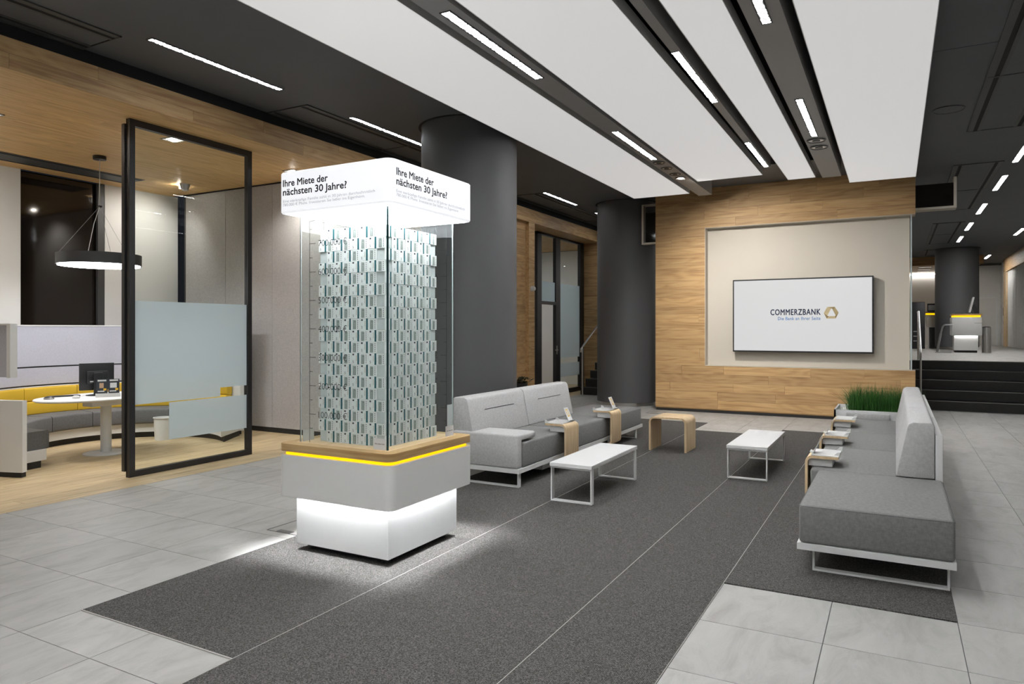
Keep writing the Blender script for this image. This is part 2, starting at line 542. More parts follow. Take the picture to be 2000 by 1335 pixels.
_CAP = {}
def text(name, s, origin, right, up, mat, parent, width=None, cap=None, weight=0.0, mirror=False, lift=0.0006, spacing=1.0):
    def raw(body, off):
        cu = bpy.data.curves.new('t', 'FONT')
        cu.body = body; cu.size = 1.0; cu.offset = off; cu.resolution_u = 3
        cu.space_character = spacing
        ob = bpy.data.objects.new('t', cu); COL.objects.link(ob)
        dg = bpy.context.evaluated_depsgraph_get()
        me = bpy.data.meshes.new_from_object(ob.evaluated_get(dg))
        bpy.data.objects.remove(ob, do_unlink=True); bpy.data.curves.remove(cu)
        return me
    if 'H' not in _CAP:
        t = raw('H', 0); _CAP['H'] = max(v.co.y for v in t.vertices); bpy.data.meshes.remove(t)
    me = raw(s, min(weight, 0.0))
    xs = [v.co.x for v in me.vertices]
    x0, w = min(xs), max(xs) - min(xs)
    sy = cap / _CAP['H'] if cap else width / w
    sx = width / w if width else sy
    R, U = Vector(right).normalized(), Vector(up).normalized()
    Nn = R.cross(U)
    O = Vector(origin)
    for v in me.vertices:
        x = (v.co.x - x0) * sx
        y = v.co.y * sy
        v.co = O + R * x + U * y + Nn * lift
    if weight > 0:
        bm = bmesh.new(); bm.from_mesh(me)
        base = list(bm.faces)
        for k, (ax, ay) in enumerate(((1, 0), (-1, 0), (0, 1), (0, -1), (.7, .7), (-.7, .7), (.7, -.7), (-.7, -.7))):
            g = bmesh.ops.duplicate(bm, geom=base)
            vs_ = [x for x in g['geom'] if isinstance(x, bmesh.types.BMVert)]
            bmesh.ops.translate(bm, verts=vs_, vec=R * (ax * weight * sy) + U * (ay * weight * sy) + Nn * (0.00002 * (k + 1)))
        bm.to_mesh(me); bm.free()
    me.name = name
    me.materials.clear(); me.materials.append(M[mat])
    o = bpy.data.objects.new(name, me); COL.objects.link(o)
    if parent is not None: attach(o, parent)
    return o

def rects(name, parent, mat, items):
    mb = MB()
    for it in items: mb.box(*it)
    return build(name, mb, mat, parent)

random.seed(7)

def spot_lamp(name, loc, target, watts, size=110, blend=0.7, col=(1.0, 0.96, 0.90), radius=0.04, parent=None):
    d = bpy.data.lights.new(name, 'SPOT')
    d.energy = watts; d.spot_size = math.radians(size); d.spot_blend = blend; d.color = col; d.shadow_soft_size = radius
    o = bpy.data.objects.new(name, d); COL.objects.link(o)
    o.location = loc
    v = Vector(target) - Vector(loc)
    o.rotation_euler = v.to_track_quat('-Z', 'Y').to_euler()
    if parent is not None: attach(o, parent)
    return o
# ================================================================== STRUCTURE
ZC, ZP, ZN, ZF = 4.10, 3.88, 3.71, 0.90
KP = (3.88 - 1.53) / (3.95 - 1.53)      # luminous field hangs at 3.88 m
_A = math.atan(749.0 / 1375.0)
_F = (-math.sin(_A), math.cos(_A)); _R = (math.cos(_A), math.sin(_A))
def in_view(x, y, z, mx=260, my=240):
    d = x * _F[0] + y * _F[1]
    if d < 0.3: return False
    u = 1000 + 1375 * (x * _R[0] + y * _R[1]) / d
    v = 643 + 1375 * (1.53 - z) / d
    return -mx < u < 2000 + mx and -my < v < 1335 + my

# ---- main floor: slab with porcelain tiles
floor = struct(build('floor', MB().box(-6.52, 3.6, -10.0, 15.6, -0.15, -0.0035), 'grout'), 'grey porcelain tile floor')
PX, X0, PY, Y0 = 0.597, 0.285, 0.600, 3.137
def carpet_span(k):
    if k in (0, 1): return (4.345, 11.37)
    if k == 2: return (-9.9, 11.37)
    if k in (3, 4): return (-9.9, 10.72)
    if k in (5, 6): return (2.25, 11.66)
    return None
cells = []
for k in range(-6, 12):
    xa, xb = X0 - PX * (k + 1), X0 - PX * k
    xa, xb = max(xa, -6.52), min(xb, 3.6)
    if xb - xa < 0.05: continue
    sp = carpet_span(k)
    for j in range(-16, 22):
        ya, yb = Y0 + PY * j, Y0 + PY * (j + 1)
        segs = [(ya, min(yb, 15.58))]
        if sp:
            segs = []
            if ya < sp[0]: segs.append((ya, min(yb, sp[0])))
            if yb > sp[1]: segs.append((max(ya, sp[1]), min(yb, 15.58)))
        for a, b in segs:
            if b - a < 0.02: continue
            if -4.0 < xa and xb < 0.29 and a > 13.2: continue
            cells.append((xa, xb, a, b))
def seen(c): return any(in_view(x, y, 0, 20, 20) for x in (c[0], c[1], (c[0] + c[1]) / 2) for y in (c[2], c[3], (c[2] + c[3]) / 2))
cells.sort(key=lambda c: (0 if seen(c) else 1, -((c[1] - c[0]) * (c[3] - c[2])) / ((c[0] + c[1]) ** 2 / 4 + (c[2] + c[3]) ** 2 / 4) ** 1.5))
G = 0.0022
_tile_cache = {}
def tile_obj(c, parent, name='tile', mat='tile', zt=0.0):
    w, d = round(c[1] - c[0] - 2 * G, 4), round(c[3] - c[2] - 2 * G, 4)
    if (w, d, mat) not in _tile_cache:
        mb = MB().box(-w / 2, w / 2, -d / 2, d / 2, -0.01, 0)
        me = bpy.data.meshes.new(name); me.from_pydata(mb.v, [], mb.f); me.materials.append(M[mat])
        _tile_cache[(w, d, mat)] = me
    o = bpy.data.objects.new(name, _tile_cache[(w, d, mat)])
    COL.objects.link(o); o.parent = parent
    o.location = ((c[0] + c[1]) / 2, (c[2] + c[3]) / 2, zt)
    return o
NT = min(296, sum(seen(c) for c in cells))
for c in cells[:NT]: tile_obj(c, floor)
if len(cells) > NT:
    mb = MB()
    for c in cells[NT:]: mb.box(c[0] + G, c[1] - G, c[2] + G, c[3] - G, -0.01, 0)
    o = build('tile_field', mb, 'tile', floor); o['kind'] = 'stuff'

# ---- carpet inlay: strips with pale seams
carpet = thing('carpet', 'dark grey ribbed carpet inlaid in the tile floor under the seating', 'carpet', (-1.8, 6.8, 0))
for xa, xb, ya, yb in ((-3.894, -2.703, 2.25, 11.66), (-2.700, -1.508, -9.9, 10.72), (-1.505, -0.911, -9.9, 11.37), (-0.908, 0.284, 4.345, 11.37)):
    part_box('carpet_strip', (xa, xb, ya, yb, -0.0035, 0.004), 'carpet', carpet)
for x, ya, yb in ((-2.7015, -9.9, 10.72), (-1.5065, -9.9, 10.72), (-0.9095, -9.9, 11.37)):
    part_box('seam_trim', (x - 0.0017, x + 0.0017, ya, yb, -0.003, 0.0047), 'seam', carpet)
part_box('edge_trim', (-3.894, -2.703, 2.243, 2.250, -0.003, 0.0047), 'seam', carpet)

# ---- niche floor: oak planks
floor_niche = struct(build('floor_niche', MB().box(-10.5, -6.52, -1.0, 7.55, -0.15, -0.003), 'oak_floor'), 'pale oak plank floor of the seating niche')
def board_field(parent, mat, u0, u1, v0, v1, width, mk, lens=(1.0, 2.4), gap=0.0015, name='plank', seed=1, keep=None):
    rnd = random.Random(seed)
    rows = max(1, round((v1 - v0) / width))
    h = (v1 - v0) / rows
    for r in range(rows):
        va, vb = v0 + r * h, v0 + (r + 1) * h
        u = u0 - rnd.uniform(0, lens[0])
        while u < u1:
            l = rnd.uniform(*lens)
            a, b = max(u, u0), min(u + l, u1)
            u += l
            if b - a < 0.03: continue
            if keep:
                for (ka, kb) in keep((a + b) / 2, (va + vb) / 2, a, b, va, vb):
                    build(name, MB().box(*mk(ka + gap, kb - gap, va + gap, vb - gap)), mat, parent)
            else:
                build(name, MB().box(*mk(a + gap, b - gap, va + gap, vb - gap)), mat, parent)
board_field(floor_niche, 'oak_floor', 1.0, 7.5, -10.45, -6.522, 0.20, lambda a, b, c, d: (c, d, a, b, -0.012, 0.0), (1.4, 2.4), seed=3)

# ---- raised floor and stairs
floor_upper = struct(build('floor_upper', MB().box(-6.5, 3.6, 16.772, 33.0, ZF - 0.012, ZF), 'tile'), 'raised grey stone floor behind the stairs')
def stairs(name, label, x0, x1, y0, tread=0.30):
    s = struct_empty(name, label, (x0, y0, 0))
    for i in range(5):
        part_box('step', (x0, x1, y0 + tread * i, y0 + tread * 5 + 0.1, 0.18 * i, 0.18 * (i + 1) - 0.012), 'stair', s)
        if i < 4:
            part_box('nosing', (x0, x1, y0 + tread * i - 0.003, y0 + tread * i + 0.04, 0.18 * (i + 1) - 0.012, 0.18 * (i + 1)), 'nosing', s)
    return s
stairs('stair_right', 'broad black stone stairs beside the screen wall', 0.30, 3.6, 15.57)
stairs('stair_left', 'black stone stairs behind the round column', -6.5, -4.25, 15.30)

# ---- screen wall clad with oak planks, cream recess
YW = 13.10
wall_rear = struct(build('wall_rear', MB().box(-4.02, -3.085, YW + 0.016, YW + 0.34, 0.05, 4.25).box(-3.085, 0.283, YW + 0.016, YW + 0.34, 3.40, 4.25).box(-3.085, 0.283, YW + 0.016, YW + 0.34, 0.05, 0.862).box(-3.085, 0.205, YW + 0.2, YW + 0.34, 0.862, 3.40), 'oak_x'), 'oak clad wall around a cream recess')
def keep_frame(cu, cv, a, b, va, vb):
    if 0.862 < cv < 3.40:
        return [(a, min(b, -3.085))] if a < -3.12 else []
    return [(a, b)]
for (va, vb, n, sd) in ((0.07, 0.862, 5, 11), (0.862, 3.40, 16, 12), (3.40, 4.22, 5, 13)):
    board_field(wall_rear, 'oak_x', -4.02, 0.283, va, vb, (vb - va) / n, lambda a, b, c, d: (a, b, YW, YW + 0.016, c, d), (0.75, 2.1), gap=0.001, seed=sd, keep=keep_frame)
part_box('recess_panel', (-3.075, 0.205, YW + 0.185, YW + 0.2, 0.87, 3.392), 'cream', wall_rear)
part_box('recess_edge', (-3.085, -3.075, YW - 0.002, YW + 0.2, 0.862, 3.40), 'cream', wall_rear)
part_box('recess_edge', (-3.085, 0.283, YW - 0.002, YW + 0.2, 3.392, 3.40), 'cream', wall_rear)
part_box('recess_edge', (-3.085, 0.283, YW - 0.002, YW + 0.2, 0.862, 0.870), 'cream', wall_rear)
part_box('glass_fin', (0.215, 0.235, YW + 0.05, YW + 0.2, 0.87, 3.392), 'glass_edge_light', wall_rear)
struct(build('baseboard_rear', MB().box(-4.01, 0.27, YW + 0.02, YW + 0.3, 0, 0.05), 'plinth'), 'black shadow gap plinth')

# ---- columns
def column(name, label, x, y, z0, r=0.6):
    c = struct_empty(name, label, (x, y, z0))
    build('shaft', MB().cyl(x, y, z0 + 0.075, ZC + 0.1, r, 96), 'column', c, smooth=True)
    build('base_ring', MB().cyl(x, y, z0, z0 + 0.075, r - 0.05, 96), 'chrome', c, smooth=True)
    build('ceiling_ring', MB().cyl(x, y, ZC - 0.004, ZC + 0.05, r + 0.035, 96), 'dark_slot', c, smooth=True)
column('column_1', 'thick round charcoal column behind the lit money display', -4.812, 7.684, 0.0, 0.612)
column('column_2', 'thick round charcoal column beside the oak screen wall', -4.86, 13.85, 0.0, 0.60)
_d = 22.5; _l = 868.5 / 1375 * _d
column('column_3', 'round charcoal column on the raised floor', _d * _F[0] + _l * _R[0], _d * _F[1] + _l * _R[1], ZF, 0.60)

# ---- dark ceiling (hung slabs around the luminous field) and slot ceiling above
ceiling = struct(build('ceiling', MB().box(-6.55, 3.6, -10.0, 33.0, 4.36, 4.46), 'dark_slot'), 'charcoal ceiling with hung fields')
part_box('ceiling_slab', (-6.545, -4.12, -10.0, 16.7, ZC, 4.36), 'dark_ceiling', ceiling)
part_box('ceiling_slab', (0.285, 3.6, -10.0, 7.595, ZC, 4.36), 'dark_ceiling', ceiling)
part_box('ceiling_slab', (0.285, 3.6, 7.605, 33.0, ZC, 4.36), 'dark_ceiling', ceiling)
part_box('ceiling_slab', (-4.12, 0.285, 13.45, 33.0, ZC, 4.36), 'dark_ceiling', ceiling)
part_box('ceiling_slab', (-6.50, -4.12, 16.7, 33.0, ZC, 4.36), 'dark_ceiling', ceiling)
part_box('ceiling_slab', (-3.10, 0.285, 11.7, 13.30, 4.13, 4.36), 'dark_ceiling', ceiling)

# backlit panels, drawn out far behind the camera for added fill light
for lab, xa, xb, ye in (('wide backlit white ceiling panel beside the round columns', -4.25, -3.215, 12.53),
                        ('second backlit white ceiling panel between two beams', -2.845, -1.825, 11.57),
                        ('narrow backlit white ceiling panel between two beams', -1.53, -1.113, 12.15),
                        ('backlit white ceiling panel reaching the screen wall corner', -0.668, 0.287, 12.86)):
    xa, xb, ye = xa * KP, xb * KP, ye * KP
    t = thing('ceiling_panel', lab, 'ceiling panel', ((xa + xb) / 2, 6, ZP))
    part_box('diffuser', (xa + 0.006, xb - 0.006, -9.9, ye - 0.006, ZP, ZP + 0.02), 'panel', t)
    fr = MB().box(xa, xa + 0.006, -9.9, ye, ZP - 0.002, ZP + 0.1).box(xb - 0.006, xb, -9.9, ye, ZP - 0.002, ZP + 0.1).box(xa, xb, ye - 0.006, ye, ZP - 0.002, ZP + 0.1)
    build('panel_edge', fr, 'white', t)
    part_box('panel_box', (xa + 0.006, xb - 0.006, -9.9, ye - 0.006, ZP + 0.02, ZP + 0.1), 'dark_slot', t)
# grey beams
ZB = 1.53 + 2.41 * KP
BEAMS = ((-3.122, -2.885, 12.78), (-1.715, -1.630, 11.02), (-1.020, -0.748, 12.2))
for n, (xa, xb, ye) in enumerate(BEAMS):
    xa, xb, ye = xa * KP, xb * KP, ye * KP
    b = build('beam_%d' % (n + 1), MB().box(xa, xb, -9.9, ye, ZB, 4.2), 'beam')
    struct(b, 'grey ceiling beam with luminaires')

def luminaire(label, x0, x1, y0, y1, z, mat, group, frame=0.012, fmat='vent_grey'):
    t = thing('linear_luminaire', label, 'ceiling light', ((x0 + x1) / 2, (y0 + y1) / 2, z), group)
    part_box('diffuser', (x0, x1, y0, y1, z - 0.004, z + 0.002), mat, t)
    f = frame
    build('rim', MB().box(x0 - f, x0, y0 - f, y1 + f, z - 0.006, z + 0.002).box(x1, x1 + f, y0 - f, y1 + f, z - 0.006, z + 0.002).box(x0, x1, y0 - f, y0, z - 0.006, z + 0.002).box(x0, x1, y1, y1 + f, z - 0.006, z + 0.002), fmat, t)
    return t
def run(x, w, starts, length, z, mat, base, group, ords, fm='vent_grey', frame=0.012):
    if z == ZB:
        x, w, length, starts = x * KP, w * KP, length * KP, [s * KP for s in starts]
    for s, o_ in zip(starts, ords):
        luminaire('%s, %s' % (base, o_), x - w / 2, x + w / 2, s, s + length, z, mat, group, frame, fm)
ORD = ('behind the viewer', 'overhead', 'first in sight', 'second in sight', 'third in sight', 'fourth in sight', 'fifth in sight')
run(-3.003, 0.075, (-6.5, -2.85, 0.80, 4.455, 8.13), 1.60, ZB, 'lin_beam', 'long white light in the broad beam near the columns', 'beam lights', ('added as fill far behind the camera', 'behind the camera', 'above the camera', 'long near one', 'shorter far one'))  # farthest lamp of each beam is added behind the camera as fill
run(-1.680, 0.062, (-4.1, -0.70, 2.68, 6.05, 9.42), 1.54, ZB, 'lin_beam', 'long white light in the thin middle beam', 'beam lights', ('added as fill far behind the camera', 'behind the camera', 'above the camera', 'near one', 'far one'), 'beam', 0.004)
run(-0.888, 0.062, (-6.85, -3.15, 0.53, 4.22, 7.91), 1.60, ZB, 'lin_beam', 'white light in the beam beside the widest panel', 'beam lights', ('added as fill far behind the camera', 'behind the camera', 'above the camera', 'cut by the picture edge', 'with two discs'))
run(-5.79, 0.065, (-1.3, 1.32, 3.94, 6.56, 9.2, 11.9, 14.5), 1.50, ZC, 'lin_side', 'slim white light in the dark ceiling along the oak fascia', 'fascia side lights', ('behind the camera', 'above the camera', 'longest one by the niche', 'half behind first column', 'hidden by first column', 'before second column', 'behind second column'))
run(1.61, 0.075, (-4.5, -1.6, 11.75, 14.25), 1.44, ZC, 'lin_side', 'short white light in the dark ceiling over the stairs', 'stair ceiling lights', ('added as fill far behind the camera', 'behind the camera', 'cut by picture edge', 'largest whole one'))
run(1.61, 0.075, (17.25, 20.2, 23.0), 1.44, ZC, 'lin_far', 'short white light in the dark ceiling before the far column', 'stair ceiling lights', ('first', 'second', 'smallest third'))
run(2.86, 0.075, (-3.0, 11.0), 1.44, ZC, 'lin_side', 'white light in the dark ceiling by the bare wall', 'curtain ceiling lights', ('first', 'second'))
run(2.86, 0.075, (17.0, 21.95, 29.2), 1.44, ZC, 'lin_far', 'white light in the dark ceiling by the curtain', 'curtain ceiling lights', ('outside the picture', 'larger one', 'smaller far one'))
run(-2.2, 0.075, (18.0, 22.0, 26.0), 1.44, ZC, 'lin_far', 'added fill light hidden behind the screen wall', 'added rear fill lights', ('first', 'second', 'third'))  # unseen lamps added to brighten the far room

def downlight(label, x, y, z, r, lit, group, square=False):
    t = thing('downlight', label, 'ceiling light', (x, y, z), group)
    if square:
        build('rim', MB().box(x - r, x + r, y - r, y - r + 0.014, z - 0.006, z).box(x - r, x + r, y + r - 0.014, y + r, z - 0.006, z).box(x - r, x - r + 0.014, y - r, y + r, z - 0.006, z).box(x + r - 0.014, x + r, y - r, y + r, z - 0.006, z), 'dark_steel', t)
        part_box('reflector', (x - r + 0.014, x + r - 0.014, y - r + 0.014, y + r - 0.014, z - 0.004, z - 0.001), 'white', t)
        build('lamp', MB().cyl(x, y, z - 0.02, z - 0.004, r * 0.3, 16), 'spot', t, smooth=True)
    else:
        build('rim', MB().lathe(x, y, [(r, z), (r, z - 0.012), (r * 0.86, z - 0.014), (r * 0.80, z - 0.004), (r * 0.80, z)], 32), 'dark_steel', t, smooth=True)
        build('reflector', MB().cyl(x, y, z - 0.006, z - 0.001, r * 0.80, 32), 'chrome' if not lit else 'white', t)
        build('lamp', MB().cyl(x, y, z - 0.012, z - 0.006, r * 0.42, 20), 'spot' if lit else 'black', t)
    return t
for i, y in enumerate((9.95, 10.34, 10.80, 11.12)):
    t = downlight('%s round spot at the end of the broad beam' % ('first unlit', 'second unlit', 'third unlit', 'only glowing')[i], -3.003 * KP, y * KP, ZB, 0.085, i == 3, 'beam spots')
    if i == 3: spot_lamp('spot_light', (-3.003 * KP, y * KP, ZB - 0.02), (-1.75, YW, 1.15), 540, 116, 0.95, parent=t)
for i, y in enumerate((9.74, 10.12)):
    downlight('grey disc speaker in beam, %s to the light' % ('closer', 'farther')[i], -0.888 * KP, y * KP, ZB, 0.11, False, 'beam discs')

# ceiling vents
def vent(label, x0, x1, y0, y1, splits=(), z=ZC, shade='vent_grey'):
    t = thing('ceiling_vent', label, 'vent', ((x0 + x1) / 2, (y0 + y1) / 2, z), 'ceiling vents')
    f = 0.012
    build('frame', MB().box(x0, x0 + f, y0, y1, z - 0.012, z).box(x1 - f, x1, y0, y1, z - 0.012, z).box(x0, x1, y0, y0 + f, z - 0.012, z).box(x0, x1, y1 - f, y1, z - 0.012, z), shade, t)
    for a, b in ((x0 + f, x0 + 0.07), (x0 + 0.115, x0 + 0.15), (x1 - 0.15, x1 - 0.115), (x1 - 0.07, x1 - f)):
        part_box('strip', (a, b, y0 + f, y1 - f, z - 0.009, z - 0.001), shade, t)
    for a, b in ((x0 + 0.07, x0 + 0.115), (x1 - 0.115, x1 - 0.07)):
        part_box('slot', (a, b, y0 + f, y1 - f, z - 0.003, z - 0.0005), 'dark_slot', t)
    ys = [y0 + f] + list(splits) + [y1 - f]
    for a, b in zip(ys[:-1], ys[1:]):
        part_box('centre_panel', (x0 + 0.15, x1 - 0.15, a + 0.008, b - 0.008, z - 0.006, z - 0.001), 'dark_ceiling', t)
    for s in splits:
        part_box('cross_bar', (x0 + f, x1 - f, s - 0.012, s + 0.012, z - 0.012, z - 0.001), shade, t)
vent('black ceiling vent above the niche beside the longest light', -6.54, -5.96, 1.9, 3.785)
vent('black ceiling vent above the sign box by the oak fascia', -6.535, -5.90, 5.94, 9.9, (7.95,))
vent('black ceiling vent between the two round columns', -6.535, -5.90, 11.9, 15.5, (13.7,))
vent('large ceiling vent next to the round speaker grille', 0.81, 1.46, 6.0, 10.86, (8.62,))
vent('ceiling vent above the hung display case by the stairs', 0.80, 1.46, 13.0, 17.8, (15.4,))
vent('ceiling vent before the far column', 0.80, 1.46, 19.9, 24.6, (22.3,))
vent('smallest ceiling vent just before the far oak fascia', 0.82, 1.46, 26.4, 28.3)
g = thing('speaker_grille', 'round black speaker grille in the dark ceiling', 'speaker', (0.545, 9.67, ZC))
build('rim', MB().lathe(0.545, 9.67, [(0.168, ZC), (0.168, ZC - 0.008), (0.155, ZC - 0.01), (0.150, ZC - 0.003), (0.150, ZC)], 48), 'vent_grey', g, smooth=True)
build('grille', MB().cyl(0.545, 9.67, ZC - 0.006, ZC - 0.001, 0.150, 48), 'dark_ceiling', g)

# ---- niche shell on the side: oak fascia, oak ceiling, walls
fascia = struct(build('trim_1', MB().box(-6.60, -6.532, -1.0, 16.6, ZN + 0.001, 3.975), 'oak_y'), 'oak fascia along the niche')
board_field(fascia, 'oak_y', 1.5, 16.6, ZN, 3.975, 0.1325, lambda a, b, c, d: (-6.532, -6.52, a, b, c, d), (1.0, 2.2), seed=21, gap=0.001)
struct(build('trim_2', MB().box(-6.58, -6.545, -1.0, 16.6, 3.975, ZC + 0.2), 'dark_slot'), 'black shadow gap above the fascia')
ceiling_niche = struct(build('ceiling_niche', MB().box(-10.5, -6.60, -1.0, 7.5, ZN + 0.016, ZN + 0.1), 'oak_ceil'), 'oak plank ceiling of the niche')
board_field(ceiling_niche, 'oak_ceil', 1.4, 7.5, -10.45, -6.534, 0.178, lambda a, b, c, d: (c, d, a, b, ZN, ZN + 0.015), (1.5, 2.6), seed=22, gap=0.0006)
XB = -10.45
wall_niche = struct(build('wall_niche', MB().box(XB - 0.15, XB, -1.0, 5.21, 0, ZN).box(XB - 0.15, XB, 6.375, 7.6, 0, ZN).box(XB - 0.15, XB, 5.21, 6.375, 0, 1.20), 'white_matt'), 'white back wall of the niche')
w1 = struct_empty('window_1', 'dark night window in the niche back wall', (XB, 5.8, 1.2))
build('frame', MB().box(XB - 0.06, XB - 0.01, 6.275, 6.375, 1.20, ZN).box(XB - 0.10, XB - 0.07, 5.21, 5.25, 1.2, ZN).box(XB - 0.10, XB - 0.07, 5.21, 6.3, 1.2, 1.24), 'vent_grey', w1)
part_box('pane', (XB - 0.09, XB - 0.08, 5.21, 6.375, 1.2, ZN), 'night', w1)
struct(build('wall_niche_near', MB().box(-10.5, -6.6, -1.0, -0.9, 0, ZN), 'white_matt'), 'niche end wall outside the picture')
wall_felt = struct(build('wall_felt', MB().box(-10.12, -6.55, 7.512, 7.62, 0.0, ZN + 0.02), 'dark_slot'), 'grey felt panel wall')
for a, b in ((-10.105, -9.165), (-9.16, -8.145), (-8.14, -7.125), (-7.12, -6.56)):
    part_box('felt_panel', (a, b, 7.492, 7.512, 0.075, 3.685), 'felt', wall_felt)
part_box('end_trim', (-10.13, -10.108, 7.485, 7.52, 0.0, 3.70), 'black_metal', wall_felt)
struct(build('baseboard_felt', MB().box(-10.10, -6.55, 7.500, 7.514, 0, 0.07), 'plinth'), 'black plinth under the felt wall')

vs = thing('slot_diffuser', 'long dark slot air diffuser in the oak ceiling', 'vent', (-9.85, 4, ZN))
part_box('housing', (-10.10, -9.62, 0.5, 6.46, ZN - 0.006, ZN - 0.001), 'vent_grey', vs)
part_box('slot', (-9.70, -9.65, 0.52, 6.44, ZN - 0.009, ZN - 0.005), 'dark_slot', vs)
part_box('slot', (-10.08, -10.05, 0.52, 6.44, ZN - 0.009, ZN - 0.005), 'dark_slot', vs)
for lab, x, y, w, tgt in (('behind the glass frame', -7.28, 5.24, 75, None), ('near the picture edge', -8.05, 3.72, 95, (-9.2, 4.2, 0)), ('hidden behind the sign', -7.30, 7.08, 120, (-7.35, 7.5, 1.2)), ('added out of view by the niche end', -9.3, 3.2, 150, (-10.3, 4.6, 1.2))):  # last one is added out of view to brighten the niche back wall
    t = downlight('square recessed downlight in the oak ceiling ' + lab, x, y, ZN, 0.10, True, 'niche downlights', True)
    spot_lamp('spot_light', (x, y, ZN - 0.03), tgt or (x, y, 0), w, 130, 0.8, parent=t)
sp = thing('swivel_spot', 'small chrome swivel spot lighting the niche wall', 'ceiling light', (-9.38, 6.94, ZN))
build('housing', MB().lathe(-9.38, 6.94, [(0.075, ZN), (0.07, ZN - 0.03), (0.055, ZN - 0.08), (0.02, ZN - 0.10)], 24), 'chrome', sp, smooth=True)
build('lamp', MB().cyl(-9.45, 6.93, ZN - 0.06, ZN - 0.02, 0.03, 16), 'spot', sp, smooth=True)
spot_lamp('spot_light', (-9.50, 6.93, ZN - 0.06), (-10.45, 6.9, 2.4), 50, 120, 0.8, parent=sp)

# ---- oak wall, glazed door and side room beyond the columns
wall_left = struct(build('wall_left', MB().box(-6.75, -6.612, 7.6, 12.69, 0, ZN).box(-7.15, -7.05, 7.6, 13.2, 0, ZN), 'oak_y'), 'oak clad side wall')
board_field(wall_left, 'oak_y', 10.2, 12.69, 0.0, ZN, 0.17, lambda a, b, c, d: (-6.612, -6.60, a, b, c, d), (0.8, 2.0), seed=31, gap=0.001)
part_box('pilaster', (-7.1, -6.522, 12.69, 12.95, 0, ZN), 'oak_y', wall_left)
part_box('soffit', (-7.1, -6.60, 12.95, 16.6, ZN, ZN + 0.05), 'oak_y', wall_left)
wall_return = struct(build('wall_return', MB().box(-7.1, -6.5, 16.612, 16.8, 0, ZN).box(-6.7, -6.512, 16.8, 33, 0, ZC), 'oak_x'), 'oak wall beside the stairs')
board_field(wall_return, 'oak_x', -7.1, -6.5, 0.0, ZN, 0.17, lambda a, b, c, d: (a, b, 16.60, 16.612, c, d), (0.8, 2.0), seed=32, gap=0.001)
floor_door = struct(build('floor_door', MB().box(-10.4, -6.52, 12.9, 18.0, -0.1, -0.001), 'oak_floor'), 'oak floor by the glazed door')
door_1 = struct_empty('door_1', 'black framed glass door with frosted side light', (-7.0, 15, 0))
XD = -7.0
def on_x(u, x):
    dx, dy = 1375 * _F[0] + (u - 1000) * _R[0], 1375 * _F[1] + (u - 1000) * _R[1]
    return x / dx * dy
yA0, yA1, yB0, yB1, yC0, yC1 = [on_x(u, XD) for u in (1046.5, 1055, 1083, 1091.5, 1131, 1138)]
for a, b in ((yA0, yA1), (yB0, yB1), (yC0, yC1)):
    part_box('post', (XD - 0.04, XD + 0.04, a, b, 0, 3.72), 'black_metal', door_1)
part_box('head_rail', (XD - 0.04, XD + 0.04, yA0, yC1, 3.66, 3.72), 'black_metal', door_1)
part_box('transom', (XD - 0.04, XD + 0.04, yA1, yB0, 2.10, 2.17), 'black_metal', door_1)
part_box('sill', (XD - 0.04, XD + 0.04, yB1, yC0, 0.0, 0.10), 'black_metal', door_1)
part_box('sill', (XD - 0.04, XD + 0.04, yA1, yB0, 0.0, 0.06), 'black_metal', door_1)
part_box('pane', (XD - 0.006, XD + 0.006, yA1, yB0, 2.17, 3.66), 'glass', door_1)
part_box('pane', (XD - 0.006, XD + 0.006, yB1, yC0, 0.10, 3.66), 'glass', door_1)
part_box('frosted_film', (XD + 0.007, XD + 0.009, yB1, yC0, 0.85, 2.62), 'frost', door_1)
part_box('frosted_film', (XD + 0.007, XD + 0.009, yB1, yC0, 0.40, 0.72), 'frost', door_1)
part_box('frosted_film', (XD + 0.007, XD + 0.009, yA1, yB0, 2.17, 2.62), 'frost', door_1)
h = build('door_handle', MB().tube([(XD + 0.05, yB0 + 0.04, 1.05), (XD + 0.07, yB0 + 0.04, 1.05), (XD + 0.07, yB0 - 0.09, 1.05)], 0.01), 'chrome', door_1, smooth=True)
part_box('handle_plate', (XD + 0.04, XD + 0.05, yB0 + 0.02, yB0 + 0.06, 0.95, 1.15), 'chrome', door_1)
struct(build('wall_room', MB().box(-9.9, -9.8, 13.0, 18.0, 0, ZN).box(-9.9, -7.05, 18.0, 18.1, 0, ZN).box(-9.9, -7.1, 12.95, 13.05, 0, ZN).box(-7.1, -7.04, 16.6, 18.0, 0, ZN), 'white_matt'), 'white walls of the room behind the glass door')
struct(build('ceiling_room', MB().box(-9.9, -7.05, 13.0, 18.0, ZN + 0.01, ZN + 0.1), 'oak_y'), 'oak ceiling of the room behind the glass door')
luminaire('office light in the room behind the glass door', -8.9, -8.5, 14.6, 16.2, ZN + 0.005, 'ring', None)
wc = thing('shell_chair', 'white shell chair with brown legs behind the glass door', 'chair', (-7.75, 14.9, 0))
build('seat_shell', MB().extrude([(-7.98, 0.46), (-7.60, 0.44), (-7.55, 0.47), (-7.62, 0.49), (-7.95, 0.50), (-8.02, 0.86), (-8.05, 0.86)], 'Y', 14.68, 15.10), 'white', wc, bevel=0.01)
for px, py in ((-7.93, 14.72), (-7.93, 15.06), (-7.60, 14.72), (-7.60, 15.06)):
    build('leg', MB().tube([(px, py, 0), (px * 0.97 + -7.77 * 0.03, py, 0.45)], 0.013, 8), 'oak_fine_z', wc, smooth=True)
wp = thing('wall_sensor', 'round white wall sensor on the oak pilaster', 'sensor', (-6.50, 12.8, 1.9))
